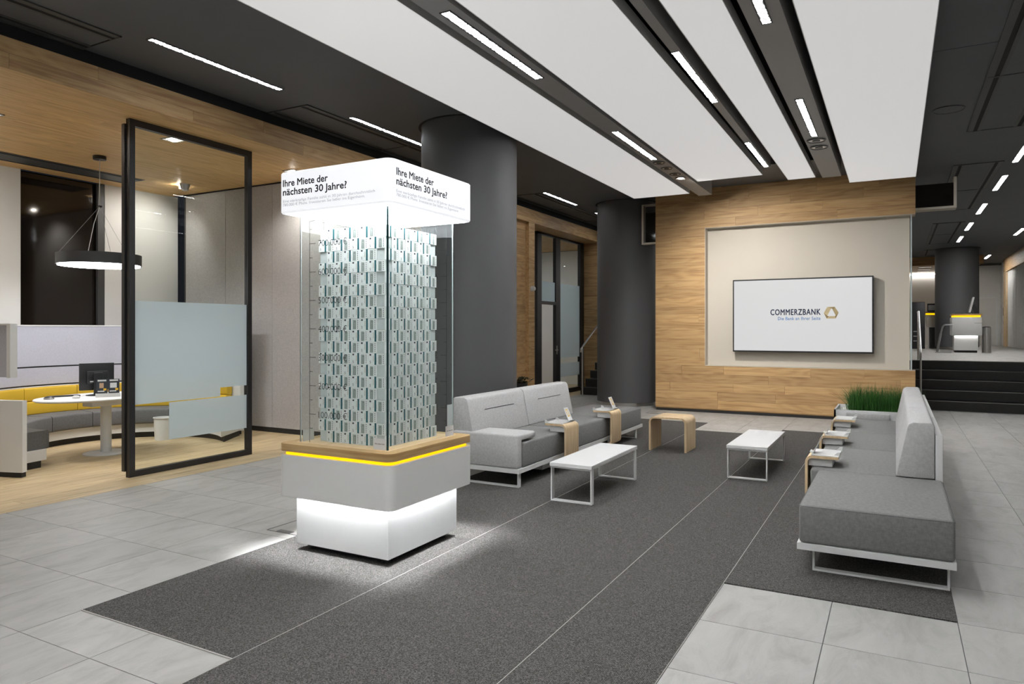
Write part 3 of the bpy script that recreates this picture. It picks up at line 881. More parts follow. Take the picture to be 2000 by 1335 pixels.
build('body', MB().sweep([[( -6.522 + dx, 12.80 + r * math.cos(t), 2.36 + r * math.sin(t)) for t in [2 * PI * k / 20 for k in range(20)]] for dx, r in ((0, 0.05), (0.06, 0.05), (0.085, 0.03))]), 'white', wp, smooth=True)
hb = thing('dark_plant', 'low dark foliage plant beside the oak wall behind the sofa', 'plant', (-6.1, 11.5, 0))
mb = MB(); rnd = random.Random(5)
for k in range(120):
    a = rnd.uniform(0, 2 * PI); l = rnd.uniform(0.10, 0.24); e = rnd.uniform(0.1, 1.2)
    p = Vector((-6.2 + rnd.uniform(-.12, .12), 11.65 + rnd.uniform(-.25, .25), 0.57 + rnd.uniform(-.05, .05)))
    d = Vector((math.cos(a) * math.cos(e), math.sin(a) * math.cos(e), math.sin(e) * 0.3)); s = Vector((-math.sin(a), math.cos(a), 0)) * 0.025
    mb.poly([p, p + d * l * 0.5 + s, p + d * l, p + d * l * 0.5 - s])
f_ = build('foliage', mb, 'plant_dark', hb); f_['kind'] = 'stuff'
build('pot', MB().lathe(-6.2, 11.65, [(0.13, 0), (0.17, 0.53), (0.15, 0.53), (0.14, 0.48)], 24), 'black', hb, smooth=True)

# ---- shell that closes the hall
wall_right = struct(build('wall_right', MB().box(3.6, 3.75, -10.0, 24.6, 0, 4.4).box(3.6, 3.75, 31.5, 33.1, 0, 4.4).box(3.72, 3.8, 24.6, 31.5, 0, 4.4), 'white_matt'), 'white wall on the stair side')
struct(build('wall_front', MB().box(-6.6, 3.7, -10.15, -10.0, 0, 4.4).box(-6.70, -6.60, -10.1, -0.9, 0, 4.4), 'white_matt'), 'wall behind the camera')
wall_far = struct(build('wall_far', MB().box(-6.6, 3.6, 33.0, 33.15, 0.6, 4.4), 'white_matt'), 'pale far wall')
part_box('top_shadow', (2.2, 3.6, 32.97, 33.0, 4.02, 4.10), 'dark_ceiling', wall_far)  # dark strip painting the shadow along the top of the wall
door_2 = struct_empty('door_2', 'white door in the far wall', (3.2, 33, ZF))
build('frame', MB().box(2.70, 2.76, 32.95, 33.0, ZF, 2.88).box(3.42, 3.48, 32.95, 33.0, ZF, 2.88).box(2.70, 3.48, 32.95, 33.0, 2.82, 2.88), 'white', door_2)
part_box('leaf', (2.76, 3.42, 32.97, 33.0, ZF, 2.82), 'white_matt', door_2)
part_box('door_closer', (2.80, 3.38, 32.93, 32.97, 2.74, 2.79), 'warm_grey', door_2)
wb = struct(build('trim_3', MB().box(3.50, 3.72, 24.6, 31.5, 3.62, ZC), 'oak_y'), 'greyish wood beam above the curtain')
struct(build('trim_4', MB().box(3.50, 3.72, 30.9, 31.5, ZF, 3.62), 'oak_fine_z'), 'wood jamb beside the curtain')
cu = thing('curtain', 'long white pleated curtain along the window wall', 'curtain', (3.6, 28, ZF))
mb = MB(); n = 260
ring = []
for k in range(n + 1):
    y = 24.7 + 6.1 * k / n
    ring.append((3.60 + 0.055 * math.sin(k * 0.62) + 0.015 * math.sin(k * 0.23), y))
for (a, b) in zip(ring[:-1], ring[1:]):
    mb.poly([(a[0], a[1], ZF + 0.02), (b[0], b[1], ZF + 0.02), (b[0], b[1], 3.63), (a[0], a[1], 3.63)])
build('cloth', mb, 'curtain', cu, smooth=True, auto=80)
# far service niche
fz = struct(build('trim_5', MB().box(-4.0, 2.66, 29.0, 29.1, 3.80, ZC), 'oak_x'), 'oak fascia of the far service niche')
struct(build('ceiling_far', MB().box(-4.0, 2.6, 29.1, 33.0, 3.80, 3.9), 'oak_x'), 'oak ceiling of the far service niche')
struct(build('wall_far_panel', MB().box(-4.0, 2.45, 32.88, 32.99, ZF, 3.70), 'white_matt'), 'white rear wall of the far service niche')
cv = thing('cove_light', 'bright cove light line on the far niche wall', 'ceiling light', (0.8, 32.8, 3.7))
part_box('strip', (-4.0, 2.4, 32.78, 32.87, 3.72, 3.76), 'cove', cv)
for i, y in enumerate((29.7, 30.8, 31.9)):
    luminaire('%s flush light in the far oak ceiling' % ('front', 'middle', 'rear')[i], 0.75, 1.15, y, y + 0.12, 3.798, 'flush', 'far niche lights')
# ================================================================== MONEY DISPLAY
SX, SY = -3.256, 3.983
def rsq(h, r, z, n=6):
    return [(SX + x, SY + y, z) for x, y in rr(-h, h, -h, h, r, n)]
st = thing('display_stand', 'square white display counter with oak top, yellow glow line and lit sign', 'display', (SX, SY, 0))
def rprism(name, h, r, z0, z1, mat, bevel=0.0):
    return build(name, MB().sweep([rsq(h, r, z0), rsq(h, r, z1)]), mat, st, smooth=True, auto=30)
build('plinth', MB().box(SX - 0.345, SX + 0.345, SY - 0.345, SY + 0.345, 0.02, 0.05), 'plinth', st)
for a in (-1, 1):
    for b in (-1, 1):
        build('foot', MB().cyl(SX + a * 0.32, SY + b * 0.32, 0.0048, 0.022, 0.03, 16), 'black', st, smooth=True)
part_box('base', (SX - 0.40, SX + 0.40, SY - 0.40, SY + 0.40, 0.05, 0.474), 'white', st)
build('skirt_box', MB().sweep([rsq(0.49, 0.06, 0.388), rsq(0.49, 0.06, 0.672), rsq(0.47, 0.04, 0.672), rsq(0.47, 0.04, 0.388)], loop=True), 'warm_grey', st, smooth=True, auto=30)
build('skirt_floor', MB().sweep([rsq(0.4695, 0.04, 0.474), rsq(0.4695, 0.04, 0.671)]), 'white', st)
sk = MB()
for (a, b, c, d) in ((-.432, .432, -.432, -.405), (-.432, .432, .405, .432), (-.432, -.405, -.405, .405), (.405, .432, -.405, .405)):
    sk.box(SX + a, SX + b, SY + c, SY + d, 0.466, 0.473)
build('light_strip', sk, 'skirt', st)
rprism('yellow_strip', 0.462, 0.04, 0.672, 0.696, 'amber')
rprism('oak_top', 0.49, 0.06, 0.696, 0.748, 'oak_top')
part_box('groove_strip', (SX - 0.405, SX + 0.405, SY - 0.405, SY + 0.405, 0.7475, 0.7492), 'oak_fine', st)
GH = 0.383; GT = 0.008
ZG0, ZG1 = 0.749, 2.33
part_box('glass_pane', (SX - GH, SX + GH, SY - GH, SY - GH + GT, ZG0, ZG1), 'glass_case', st)
part_box('glass_pane', (SX - GH, SX + GH, SY + GH - GT, SY + GH, ZG0, ZG1), 'glass_case', st)
part_box('glass_pane', (SX + GH - GT, SX + GH, SY - GH + GT, SY + GH - GT, ZG0, ZG1), 'glass_case', st)
part_box('glass_pane', (SX - GH, SX - GH + GT, SY - GH + GT, SY + GH - GT, ZG0, ZG1), 'glass_case', st)
e = 0.0012
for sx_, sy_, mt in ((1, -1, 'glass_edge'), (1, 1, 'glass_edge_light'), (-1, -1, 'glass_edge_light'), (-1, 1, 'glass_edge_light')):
    x = SX + sx_ * GH; y = SY + sy_ * GH
    part_box('glass_edge', (min(x, x - sx_ * GT) - e, max(x, x - sx_ * GT) + e, min(y, y - sy_ * 0.0015) - e, max(y, y - sy_ * 0.0015) + e, ZG0, ZG1), mt, st)
    part_box('glass_edge', (min(x, x - sx_ * 0.0015) - e, max(x, x - sx_ * 0.0015) + e, min(y, y - sy_ * GT) - e, max(y, y - sy_ * GT) + e, ZG0, ZG1), mt, st)
# sign box
zb0, zb1 = 2.328, 2.608
sg = build('sign_box', MB().sweep([rsq(0.482, 0.052, zb0), rsq(0.49, 0.06, zb0 + 0.008), rsq(0.49, 0.06, zb1 - 0.008), rsq(0.482, 0.052, zb1)]), 'sign', st, smooth=True, auto=30)
build('underside_light', MB().box(SX - 0.45, SX + 0.45, SY - 0.45, SY + 0.45, zb0 - 0.004, zb0 - 0.0005), 'sign_under', st)
FX, FY = SX + 0.49, SY - 0.49
for (org, rt) in (((-3.692, FY, 0), (1, 0, 0)), ((FX, 3.553, 0), (0, 1, 0))):
    def O(z): return (org[0], org[1], z)
    text('heading_text', 'Ihre Miete der', O(2.508), rt, (0, 0, 1), 'ink', st, width=0.406, cap=0.0445, weight=0.024)
    text('heading_text', 'nächsten 30 Jahre?', O(2.447), rt, (0, 0, 1), 'ink', st, width=0.569, cap=0.0445, weight=0.024)
    text('small_text', 'Eine vierköpfige Familie zahlt in 30 Jahren durchschnittlich', O(2.398), rt, (0, 0, 1), 'ink_grey', st, width=0.803, cap=0.0185, weight=-0.004)
    text('small_text', '780.000 € Miete. Investieren Sie lieber ins Eigenheim.', O(2.3725), rt, (0, 0, 1), 'ink_grey', st, width=0.722, cap=0.0185, weight=-0.004)
# printed scale on the front and rear glass
def scale_marks(yp, xl, sgn, rt):
    mb = MB()
    t = 0.0018
    y0, y1 = (yp - 0.001, yp - 0.0003) if sgn > 0 else (yp + 0.0003, yp + 0.001)
    mb.box(xl - t, xl + t, y0, y1, 0.752, 2.277)
    for k in range(1, 9):
        z = 0.752 + 0.1955 * k if k < 8 else 2.276
        a, b = sorted((xl, xl + sgn * 0.056)); mb.box(a, b, y0, y1, z - t, z + t)
    for k in range(8):
        z = 0.752 + 0.1955 * (k + 0.5)
        if z < 2.25:
            a, b = sorted((xl, xl + sgn * 0.027)); mb.box(a, b, y0, y1, z - t, z + t)
    build('scale_marks', mb, 'ink', st)
    for k, s in enumerate(('100.000 €', '200.000 €', '300.000 €', '400.000 €', '500.000 €', '600.000 €', '700.000 €', '780.000 €')):
        z = 0.752 + 0.1955 * (k + 1) if k < 7 else 2.276
        text('scale_text', s, (xl + sgn * 0.081, yp, z - 0.022), rt, (0, 0, 1), 'ink', st, width=0.256, cap=0.043, weight=-0.010 if k < 7 else -0.016, lift=0.001)
scale_marks(SY - GH, -3.551, 1, (1, 0, 0))
scale_marks(SY + GH, -2.934, -1, (-1, 0, 0))
# small notice cards at the foot of the glass
def notice(label, b, rt, org):
    t = thing('notice_card', label, 'card', org, 'notice cards')
    part_box('card', b, 'white', t)
    text('card_text', 'Kein echtes Geld', (org[0], org[1], org[2]), rt, (0, 0, 1), 'ink', t, width=0.078, cap=0.0085, weight=0.01, lift=0.0012)
notice('small white notice card on the scale side of the glass case', (-2.988, -2.886, SY - GH - 0.002, SY - GH - 0.0005, 0.75, 0.822), (1, 0, 0), (-2.976, SY - GH - 0.002, 0.784))
notice('small white notice card on the sofa side of the glass case', (SX + GH + 0.0005, SX + GH + 0.002, 4.262, 4.366, 0.75, 0.825), (0, 1, 0), (SX + GH + 0.002, 4.274, 0.786))
nc = thing('blank_card', 'blank pale card inside the outer glass side of the case', 'card', (SX - GH, 3.66, 0.75))
part_box('card', (SX - GH + GT + 0.001, SX - GH + GT + 0.003, 3.615, 3.72, 0.75, 0.83), 'white', nc)

# stack of note bundles
NX, NY = 0.296, 0.300
ZS, RH, NR = 0.750, 0.0777, 19
core = thing('note_core', 'pale core of stacked note paper inside the glass case', 'paper stack', (SX, SY, ZS))
for r in range(NR):
    j = 0.004 * math.sin(r * 2.3)
    part_box('paper_layer', (SX - NX + 0.0105, SX + NX - 0.0105, SY - NY + 0.0105, SY + NY - 0.0105, ZS + r * RH + 0.0012, ZS + (r + 1) * RH - 0.0004), 'core', core)
BW = 2 * NX / 4; BD = 0.0085
def make_bundle():
    root = thing('note_bundle', 'x', 'banknotes', (0, 0, 0), 'banded note bundles in the glass case')
    w, h = BW - 0.0012, RH - 0.0016
    # bowed block, pinched by the band at 0.42
    xs = [0, 0.05, 0.2, 0.37, 0.42, 0.47, 0.65, 0.9, 1.0]
    ys = [0.004, 0.0015, 0.0, 0.0045, 0.006, 0.0045, 0.001, 0.004, 0.006]
    prof = [(-w / 2 + w * a, b) for a, b in zip(xs, ys)] + [(w / 2, BD), (-w / 2, BD)]
    build('note_block', MB().extrude(prof, 'Z', 0.0, h), 'paper', root)
    bx = -w / 2 + w * 0.42
    build('paper_band', MB().extrude([(bx - 0.0075, 0.0043), (bx, 0.0048), (bx + 0.0075, 0.0043), (bx + 0.0075, 0.009), (bx - 0.0075, 0.009)], 'Z', -0.0004, h + 0.0004), 'band', root)
    mb = MB()
    def pr(a, b, c, d, mi, y=-0.0006):
        yy = lambda f: max(0.0, [b0 + (b1 - b0) * (f - a0) / (a1 - a0) for a0, a1, b0, b1 in zip(xs[:-1], xs[1:], ys[:-1], ys[1:]) if a0 <= f <= a1][0]) + y
        x0, x1 = -w / 2 + w * a, -w / 2 + w * b
        mb.poly([(x0, yy(a), h * c), (x1, yy(b), h * c), (x1, yy(b), h * d), (x0, yy(a), h * d)], mi)
    pr(0.10, 0.20, 0.80, 0.94, 2)            # flag
    pr(0.30, 0.33, 0.30, 0.80, 3)            # warm strip
    pr(0.60, 0.65, 0.06, 0.90, 1); pr(0.65, 0.80, 0.06, 0.88, 1)          # soft field of the arch
    pr(0.652, 0.675, 0.10, 0.72, 0, -0.0010); pr(0.755, 0.78, 0.10, 0.80, 0, -0.0010); pr(0.675, 0.755, 0.66, 0.74, 0, -0.0010); pr(0.69, 0.705, 0.10, 0.58, 0, -0.0010); pr(0.725, 0.737, 0.10, 0.58, 0, -0.0010); pr(0.652, 0.78, 0.06, 0.10, 0, -0.0010)
    pr(0.655, 0.76, 0.78, 0.83, 0, -0.0010)
    for k in range(5):
        pr(0.875, 0.905, 0.12 + k * 0.165, 0.22 + k * 0.165, 2)
    pr(0.50, 0.515, 0.25, 0.60, 3)
    build('print', mb, ['note_grey', 'note_soft', 'note_dark', 'note_warm'], root)
    text('numeral', '5', (-w / 2 + w * 0.11, 0.0012, h * 0.12), (1, 0, 0), (0, 0, 1), 'note_dark', root, cap=h * 0.22, lift=0.0012)
    return root
bun = make_bundle()
used = False
ROWN = 'first second third fourth fifth sixth seventh eighth ninth tenth eleventh twelfth thirteenth fourteenth fifteenth sixteenth seventeenth eighteenth bottom'.split()
ORDN = ('first', 'second', 'third', 'fourth')
rnd = random.Random(9)
for r in range(NR):
    z = ZS + (NR - 1 - r) * RH
    for face in (0, 1):
        full = (r % 2 == 1) if face == 0 else (r % 2 == 0)
        n = 4 if full else 3
        for i in range(n):
            off = (i + 0.5 if full else i + 1.0) * BW
            jit = rnd.uniform(-0.0022, 0.0) - (0.0015 if full else 0.0)
            lab = 'banded note bundle, %s row from top, %s from %s' % (ROWN[r], ORDN[i], 'ruler edge, scale side' if face == 0 else 'case corner, sofa side')
            if face == 0: loc, rz = (SX - NX + off, SY - NY + jit + 0.002, z), 0.0
            else: loc, rz = (SX + NX - jit - 0.002, SY - NY + off * NY / NX, z), PI / 2
            rz += rnd.uniform(-0.012, 0.012)
            if not used:
                bun.location = loc; bun.rotation_euler = (0, 0, rz); bun['label'] = lab; used = True
            else:
                copy_tree(bun, loc, rz, lab)

# ---- floor box lid beside the display
fb = thing('floor_box', 'flush metal floor outlet lid beside the display stand', 'floor outlet', (-4.05, 3.95, 0))
build('frame', MB().box(-4.22, -3.905, 3.825, 3.833, 0, 0.002).box(-4.22, -4.212, 3.833, 4.14, 0, 0.002).box(-4.212, -3.905, 4.132, 4.14, 0, 0.002).box(-3.913, -3.905, 3.833, 4.132, 0, 0.002), 'dark_steel', fb)
part_box('cable_flap', (-4.13, -3.99, 3.84, 3.885, 0, 0.0025), 'dark_steel', fb)
fb = thing('floor_box', 'flush metal floor outlet lid before the oak screen wall', 'floor outlet', (-3.9, 12.6, 0))
build('frame', MB().box(-4.02, -3.72, 12.50, 12.515, 0, 0.002).box(-4.02, -3.72, 12.80, 12.815, 0, 0.002).box(-4.02, -4.005, 12.515, 12.80, 0, 0.002).box(-3.735, -3.72, 12.515, 12.80, 0, 0.002), 'dark_steel', fb)
part_box('cable_flap', (-3.94, -3.80, 12.52, 12.57, 0, 0.0025), 'dark_steel', fb)

# ================================================================== GLASS SCREEN FRAME
XG = -6.965
gf = thing('glass_partition', 'tall black framed glass partition with frosted film', 'glass partition', (XG, 5.27, 0))
gy0, gy1 = 4.487, 6.06
for a, b in ((gy0, gy0 + 0.062), (gy1 - 0.062, gy1)):
    part_box('post', (XG - 0.03, XG + 0.03, a, b, 0.0, 3.709), 'black_metal', gf)
for z0, z1 in ((0.0, 0.062), (3.64, 3.709)):
    part_box('rail', (XG - 0.03, XG + 0.03, gy0 + 0.062, gy1 - 0.062, z0, z1), 'black_metal', gf)
part_box('side_post', (XG - 0.08, XG - 0.031, gy0 - 0.015, gy0 + 0.045, 0.06, 3.66), 'black_metal', gf)
part_box('side_post', (XG - 0.08, XG - 0.031, gy1 - 0.02, gy1 + 0.03, 0.06, 3.66), 'black_metal', gf)
part_box('pane', (XG - 0.005, XG + 0.005, gy0 + 0.062, gy1 - 0.062, 0.062, 3.64), 'glass', gf)
gi0, gi1 = gy0 + 0.063, gy1 - 0.063
fx = (XG + 0.006, XG + 0.0075)
for (a, b, z0, z1) in ((gi0, gi1, 0.85, 1.83), (gi0, 5.617, 0.745, 0.85), (4.954, gi1, 0.33, 0.735)):
    part_box('frosted_film', (fx[0], fx[1], a, b, z0, z1), 'frost', gf)

# ================================================================== NICHE FURNITURE
BC = Vector((-8.55, 5.50, 0))
def arc(prof, a0, a1, n=40, skew=0.0):
    a0, a1, skew = math.radians(a0), math.radians(a1), math.radians(skew)
    def P(r, z, k):
        a = a0 + (a1 - a0) * k / n + skew * (1 - k / n) * (r - 1.1) / 0.58
        return (BC.x + r * math.cos(a), BC.y + r * math.sin(a), z)
    return MB().sweep([[P(r, z, k) for r, z in prof] for k in range(n + 1)])
def rect(r0, r1, z0, z1): return [(r0, z0), (r1, z0), (r1, z1), (r0, z1)]
cb = thing('curved_bench', 'curved bench with grey seats, mustard backs and high lavender screen', 'bench', (BC.x, BC.y, 0))
A0, A1 = 283, 57          # clockwise opening faces the hall: from 283 deg down to 57 deg
build('plinth', arc(rect(1.16, 1.58, 0, 0.08), 60, 281, 60, 27), 'plinth', cb, smooth=True)
build('base', arc(rect(1.11, 1.61, 0.08, 0.20), 58, 282, 60, 27), 'white', cb, smooth=True, auto=30)
seat_a = [60, 92, 118, 144, 170, 200, 232, 258, 281]
for a, b in zip(seat_a[:-1], seat_a[1:]):
    build('seat_cushion', arc(rr(1.06, 1.57, 0.20, 0.405, 0.025, 3), a + 0.25, b - 0.25, 14, 26 if a == 60 else 0), 'fabric_bench', cb, smooth=True)
back_a = [90, 117, 144, 171, 198, 225, 252]
for a, b in zip(back_a[:-1], back_a[1:]):
    for z0, z1 in ((0.40, 0.575), (0.58, 0.755)):
        build('back_cushion', arc(rr(1.50 + (z0 - 0.4) * 0.12, 1.61, z0, z1, 0.02, 3), a + 0.15, b - 0.15, 12), 'yellow', cb, smooth=True)
build('shell', arc(rect(1.62, 1.68, 0.055, 0.765), 84, 247, 50), 'white', cb, smooth=True, auto=30)
build('shell', arc(rect(1.62, 1.68, 0.055, 0.795), 247, 293, 20), 'white', cb, smooth=True, auto=30)
build('shell_plinth', arc(rect(1.60, 1.66, 0.0, 0.055), 85, 292, 60), 'plinth', cb, smooth=True, auto=30)
build('screen_lower', arc(rect(1.625, 1.66, 0.785, 1.015), 84, 246, 50), 'lavender', cb, smooth=True, auto=30)
build('screen_gap', arc(rect(1.635, 1.66, 0.76, 1.05), 84.5, 245, 50), 'black', cb, smooth=True, auto=30)
build('screen_upper', arc(rect(1.62, 1.665, 1.035, 1.575), 82, 287, 60), 'lavender', cb, smooth=True, auto=30)
build('screen_rim', arc(rect(1.61, 1.68, 1.575, 1.59), 82, 287.6, 60), 'white', cb, smooth=True, auto=30)
build('screen_end', arc(rect(1.605, 1.69, 1.03, 1.59), 287, 288.5, 2), 'white', cb)

tb = thing('meeting_table', 'white oval meeting table on a round pedestal', 'table', (-8.6, 5.25, 0))
TC = (-8.50, 5.15)
def ell(a, b, z, n=48, rot=0.0):
    return [(TC[0] + a * math.cos(t) * math.cos(rot) - b * math.sin(t) * math.sin(rot), TC[1] + a * math.cos(t) * math.sin(rot) + b * math.sin(t) * math.cos(rot), z) for t in [2 * PI * k / n for k in range(n)]]
build('table_top', MB().sweep([ell(0.50, 0.72, 0.695), ell(0.525, 0.745, 0.708), ell(0.525, 0.745, 0.716), ell(0.518, 0.738, 0.722)]), 'white', tb, smooth=True, auto=30)
part_box('cable_tray', (-8.62, -8.42, 4.98, 5.42, 0.60, 0.694), 'white', tb, bevel=0.01)
build('pedestal', MB().cyl(-8.60, 5.26, 0.018, 0.62, 0.062, 32), 'white', tb, smooth=True)
build('foot_disc', MB().lathe(-8.60, 5.26, [(0.25, 0), (0.25, 0.008), (0.22, 0.018), (0.05, 0.022)], 48), 'white', tb, smooth=True)

mon = thing('monitor', 'black flat monitor seen from behind on the oval table', 'monitor', (-8.62, 5.15, 0.722))
def frame_pts(c, ax, z0, z1, w, t):
    # box whose width axis is ax (unit, horizontal), thickness normal
    n = Vector((-ax[1], ax[0], 0))
    a = Vector((ax[0], ax[1], 0))
    c = Vector(c)
    P = []
    for z in (z0, z1):
        for s, q in ((-1, -1), (1, -1), (1, 1), (-1, 1)):
            p = c + a * (s * w / 2) + n * (q * t / 2); P.append((p.x, p.y, z))
    mb = MB(); mb.v = P
    mb.f = [(0, 3, 2, 1), (4, 5, 6, 7), (0, 1, 5, 4), (1, 2, 6, 5), (2, 3, 7, 6), (3, 0, 4, 7)]; mb.m = [0] * 6
    return mb
aw = (0.30, 0.954)
mc = (-8.66, 5.18, 0)
build('screen_housing', frame_pts(mc, aw, 0.785, 1.115, 0.38, 0.03), 'black', mon, bevel=0.006)
nn = Vector((aw[1], -aw[0], 0))
build('rear_cover', frame_pts(Vector(mc) + nn * 0.03, aw, 0.86, 1.02, 0.24, 0.04), 'black', mon, bevel=0.015)
build('stand_post', frame_pts(Vector(mc) + nn * 0.075, aw, 0.73, 1.0, 0.10, 0.03), 'black', mon, bevel=0.006)
build('stand_foot', MB().lathe(mc[0] + nn.x * 0.05, mc[1] + nn.y * 0.05, [(0.13, 0.7222), (0.13, 0.728), (0.10, 0.734)], 32), 'black', mon, smooth=True)
build('rating_label', frame_pts(Vector(mc) + nn * 0.051 + Vector((aw[0], aw[1], 0)) * -0.06, aw, 0.885, 0.90, 0.05, 0.002), 'white', mon)
kb = thing('keyboard', 'thin black keyboard on the oval table', 'keyboard', (-8.60, 4.93, 0.722))
build('body', frame_pts((-8.80, 4.88, 0), (0.30, 0.954), 0.7222, 0.735, 0.30, 0.12), 'black', kb, bevel=0.003)
ms = thing('mouse', 'white and black computer mouse on the oval table', 'mouse', (-8.43, 4.80, 0.722))
build('body', MB().lathe(-8.43, 4.80, [(0.038, 0.7222), (0.042, 0.735), (0.036, 0.750), (0.015, 0.757)], 20), 'white', ms, smooth=True)
part_box('buttons', (-8.47, -8.43, 4.78, 4.82, 0.735, 0.748), 'black', ms, bevel=0.006)
pk = thing('conference_puck', 'round black device on the tip of the oval table', 'speaker', (-8.62, 4.60, 0.722))
build('body', MB().lathe(-8.62, 4.60, [(0.05, 0.7222), (0.055, 0.73), (0.045, 0.745), (0.02, 0.756)], 24), 'black', pk, smooth=True)
build('edge_ring', MB().lathe(-8.62, 4.60, [(0.056, 0.729), (0.057, 0.732), (0.054, 0.734)], 24), 'chrome', pk, smooth=True)
bh = thing('brochure_holder', 'acrylic holder with two dark leaflets on the oval table', 'leaflet holder', (-8.28, 5.10, 0.722))
bx = (0.50, 0.866)
bn = Vector((bx[1], -bx[0], 0))
bc = Vector((-8.30, 5.10, 0))
build('holder', frame_pts(bc, bx, 0.7222, 0.765, 0.26, 0.05), 'white', bh)
for s, nm in ((-0.062, 'a'), (0.062, 'b')):
    cc = bc + Vector((bx[0], bx[1], 0)) * s
    lf = build('leaflet', frame_pts(cc, bx, 0.765, 0.935, 0.118, 0.008), 'brochure_dark', bh)
    f = cc + bn * 0.0045
    def flat(name, dx, z0, z1, w, mt): build(name, frame_pts(f + Vector((bx[0], bx[1], 0)) * dx, bx, z0, z1, w, 0.001), mt, lf)
    flat('title_field', 0.0, 0.910, 0.928, 0.09, 'brochure_white')
    flat('picture', -0.005, 0.83, 0.89, 0.045 if s < 0 else 0.07, 'brochure_skin' if s < 0 else 'brochure_white')
    flat('amber_field', 0.03, 0.80, 0.825, 0.03, 'brochure_amber')
    flat('caption', -0.01, 0.785, 0.797, 0.07, 'brochure_white')
wbn = thing('waste_bin', 'small pale waste bin beside the curved bench end', 'bin', (-8.98, 6.30, 0))
build('body', MB().lathe(-8.95, 6.28, [(0.105, 0), (0.118, 0.30), (0.126, 0.30), (0.126, 0.312), (0.112, 0.312), (0.10, 0.02)], 32), 'white', wbn, smooth=True, auto=30)

# ring pendant
PX_, PY_ = -8.80, 5.30
pd = thing('ring_pendant', 'large black ring pendant with glowing underside', 'pendant lamp', (PX_, PY_, 2.3))
build('ring_housing', MB().lathe(PX_, PY_, [(0.44, 2.345), (0.472, 2.335), (0.472, 2.47), (0.40, 2.47), (0.40, 2.36)], 96), 'black', pd, smooth=True, auto=30)
build('diffuser', MB().cyl(PX_, PY_, 2.325, 2.344, 0.455, 96), 'ring', pd)
build('canopy', MB().cyl(PX_, PY_, ZN - 0.045, ZN - 0.002, 0.075, 32), 'black', pd, smooth=True)
build('cable', MB().tube([(PX_, PY_, ZN - 0.04), (PX_, PY_, 3.08)], 0.004, 6), 'white', pd)
build('cable_knot', MB().cyl(PX_, PY_, 3.07, 3.085, 0.03, 16), 'black', pd)
build('cable', MB().tube([(PX_, PY_, 3.07), (PX_ - 0.02, PY_ - 0.06, 2.85), (PX_ - 0.05, PY_ - 0.12, 2.47)], 0.004, 6), 'white', pd)
for k in range(3):
    t = math.radians(250 + 120 * k)
    build('suspension_wire', MB().tube([(PX_, PY_, 3.075), (PX_ + 0.44 * math.cos(t), PY_ + 0.44 * math.sin(t), 2.47)], 0.0022, 5), 'steel', pd)

# ================================================================== SOFAS
def loop_leg(parent, x0, x1, y, z1, w=0.05, t=0.012):
    build('leg_loop', MB().box(x0, x0 + t, y, y + w, 0.0048, z1).box(x1 - t, x1, y, y + w, 0.0048, z1).box(x0 + t, x1 - t, y, y + w, 0.0048, 0.0048 + t), 'white', parent)
def cushion(name, x0, x1, y0, y1, z0, z1, mat, parent, r=0.022):
    return build(name, MB().box(x0, x1, y0, y1, z0, z1), mat, parent, bevel=r, seg=3)
def back_profile(xf, s):
    # xf: front foot of the backrest; s: direction to its rear
    p = [(xf, 0.432), (xf + s * 0.075, 0.80), (xf + s * 0.085, 0.828), (xf + s * 0.115, 0.845), (xf + s * 0.235, 0.845), (xf + s * 0.252, 0.825), (xf + s * 0.252, 0.432)]
    return p
# --- sofa in front of the column
sl = thing('sofa', 'long light grey sofa with armrest and two backrests before the column', 'sofa', (-3.58, 7.8, 0))
build('frame', MB().box(-4.02, -3.165, 5.95, 5.99, 0.145, 0.187).box(-4.02, -3.165, 9.66, 9.70, 0.145, 0.187).box(-3.205, -3.165, 5.99, 9.66, 0.145, 0.187).box(-4.02, -3.98, 5.99, 9.66, 0.145, 0.187).box(-3.98, -3.205, 5.99, 9.66, 0.172, 0.187), 'white', sl)
for y in (5.985, 8.40, 9.47):
    loop_leg(sl, -3.93, -3.19, y, 0.146)
for a, b in ((6.06, 7.205), (7.21, 8.435), (8.44, 9.66)):
    cushion('seat_cushion', -3.95, -3.17, a + 0.002, b - 0.002, 0.187, 0.43, 'fabric_dark', sl)
for a, b in ((5.985, 7.20), (7.205, 8.46)):
    bk = build('back_cushion', MB().extrude(back_profile(-3.695, -1), 'Y', a + 0.003, b - 0.003), 'fabric_light', sl, bevel=0.012, seg=2)
    m = (a + b) / 2
    xs_ = -3.695 - 0.075 * (0.70 - 0.432) / 0.368
    build('slit', MB().extrude([(xs_ + 0.0035, 0.697), (xs_ + 0.0035, 0.703), (xs_ - 0.01, 0.705), (xs_ - 0.01, 0.695)], 'Y', m - 0.30, m + 0.33), 'black', bk)
    part_box('back_panel', (-4.02, -3.952, a + 0.01, b - 0.01, 0.187, 0.76), 'white', sl)
build('armrest', MB().extrude([(5.952, 0.187), (6.055, 0.187), (6.055, 0.45), (6.345, 0.45), (6.345, 0.512), (5.952, 0.512)], 'X', -3.93, -3.185), 'fabric_light', sl, bevel=0.02, seg=3)
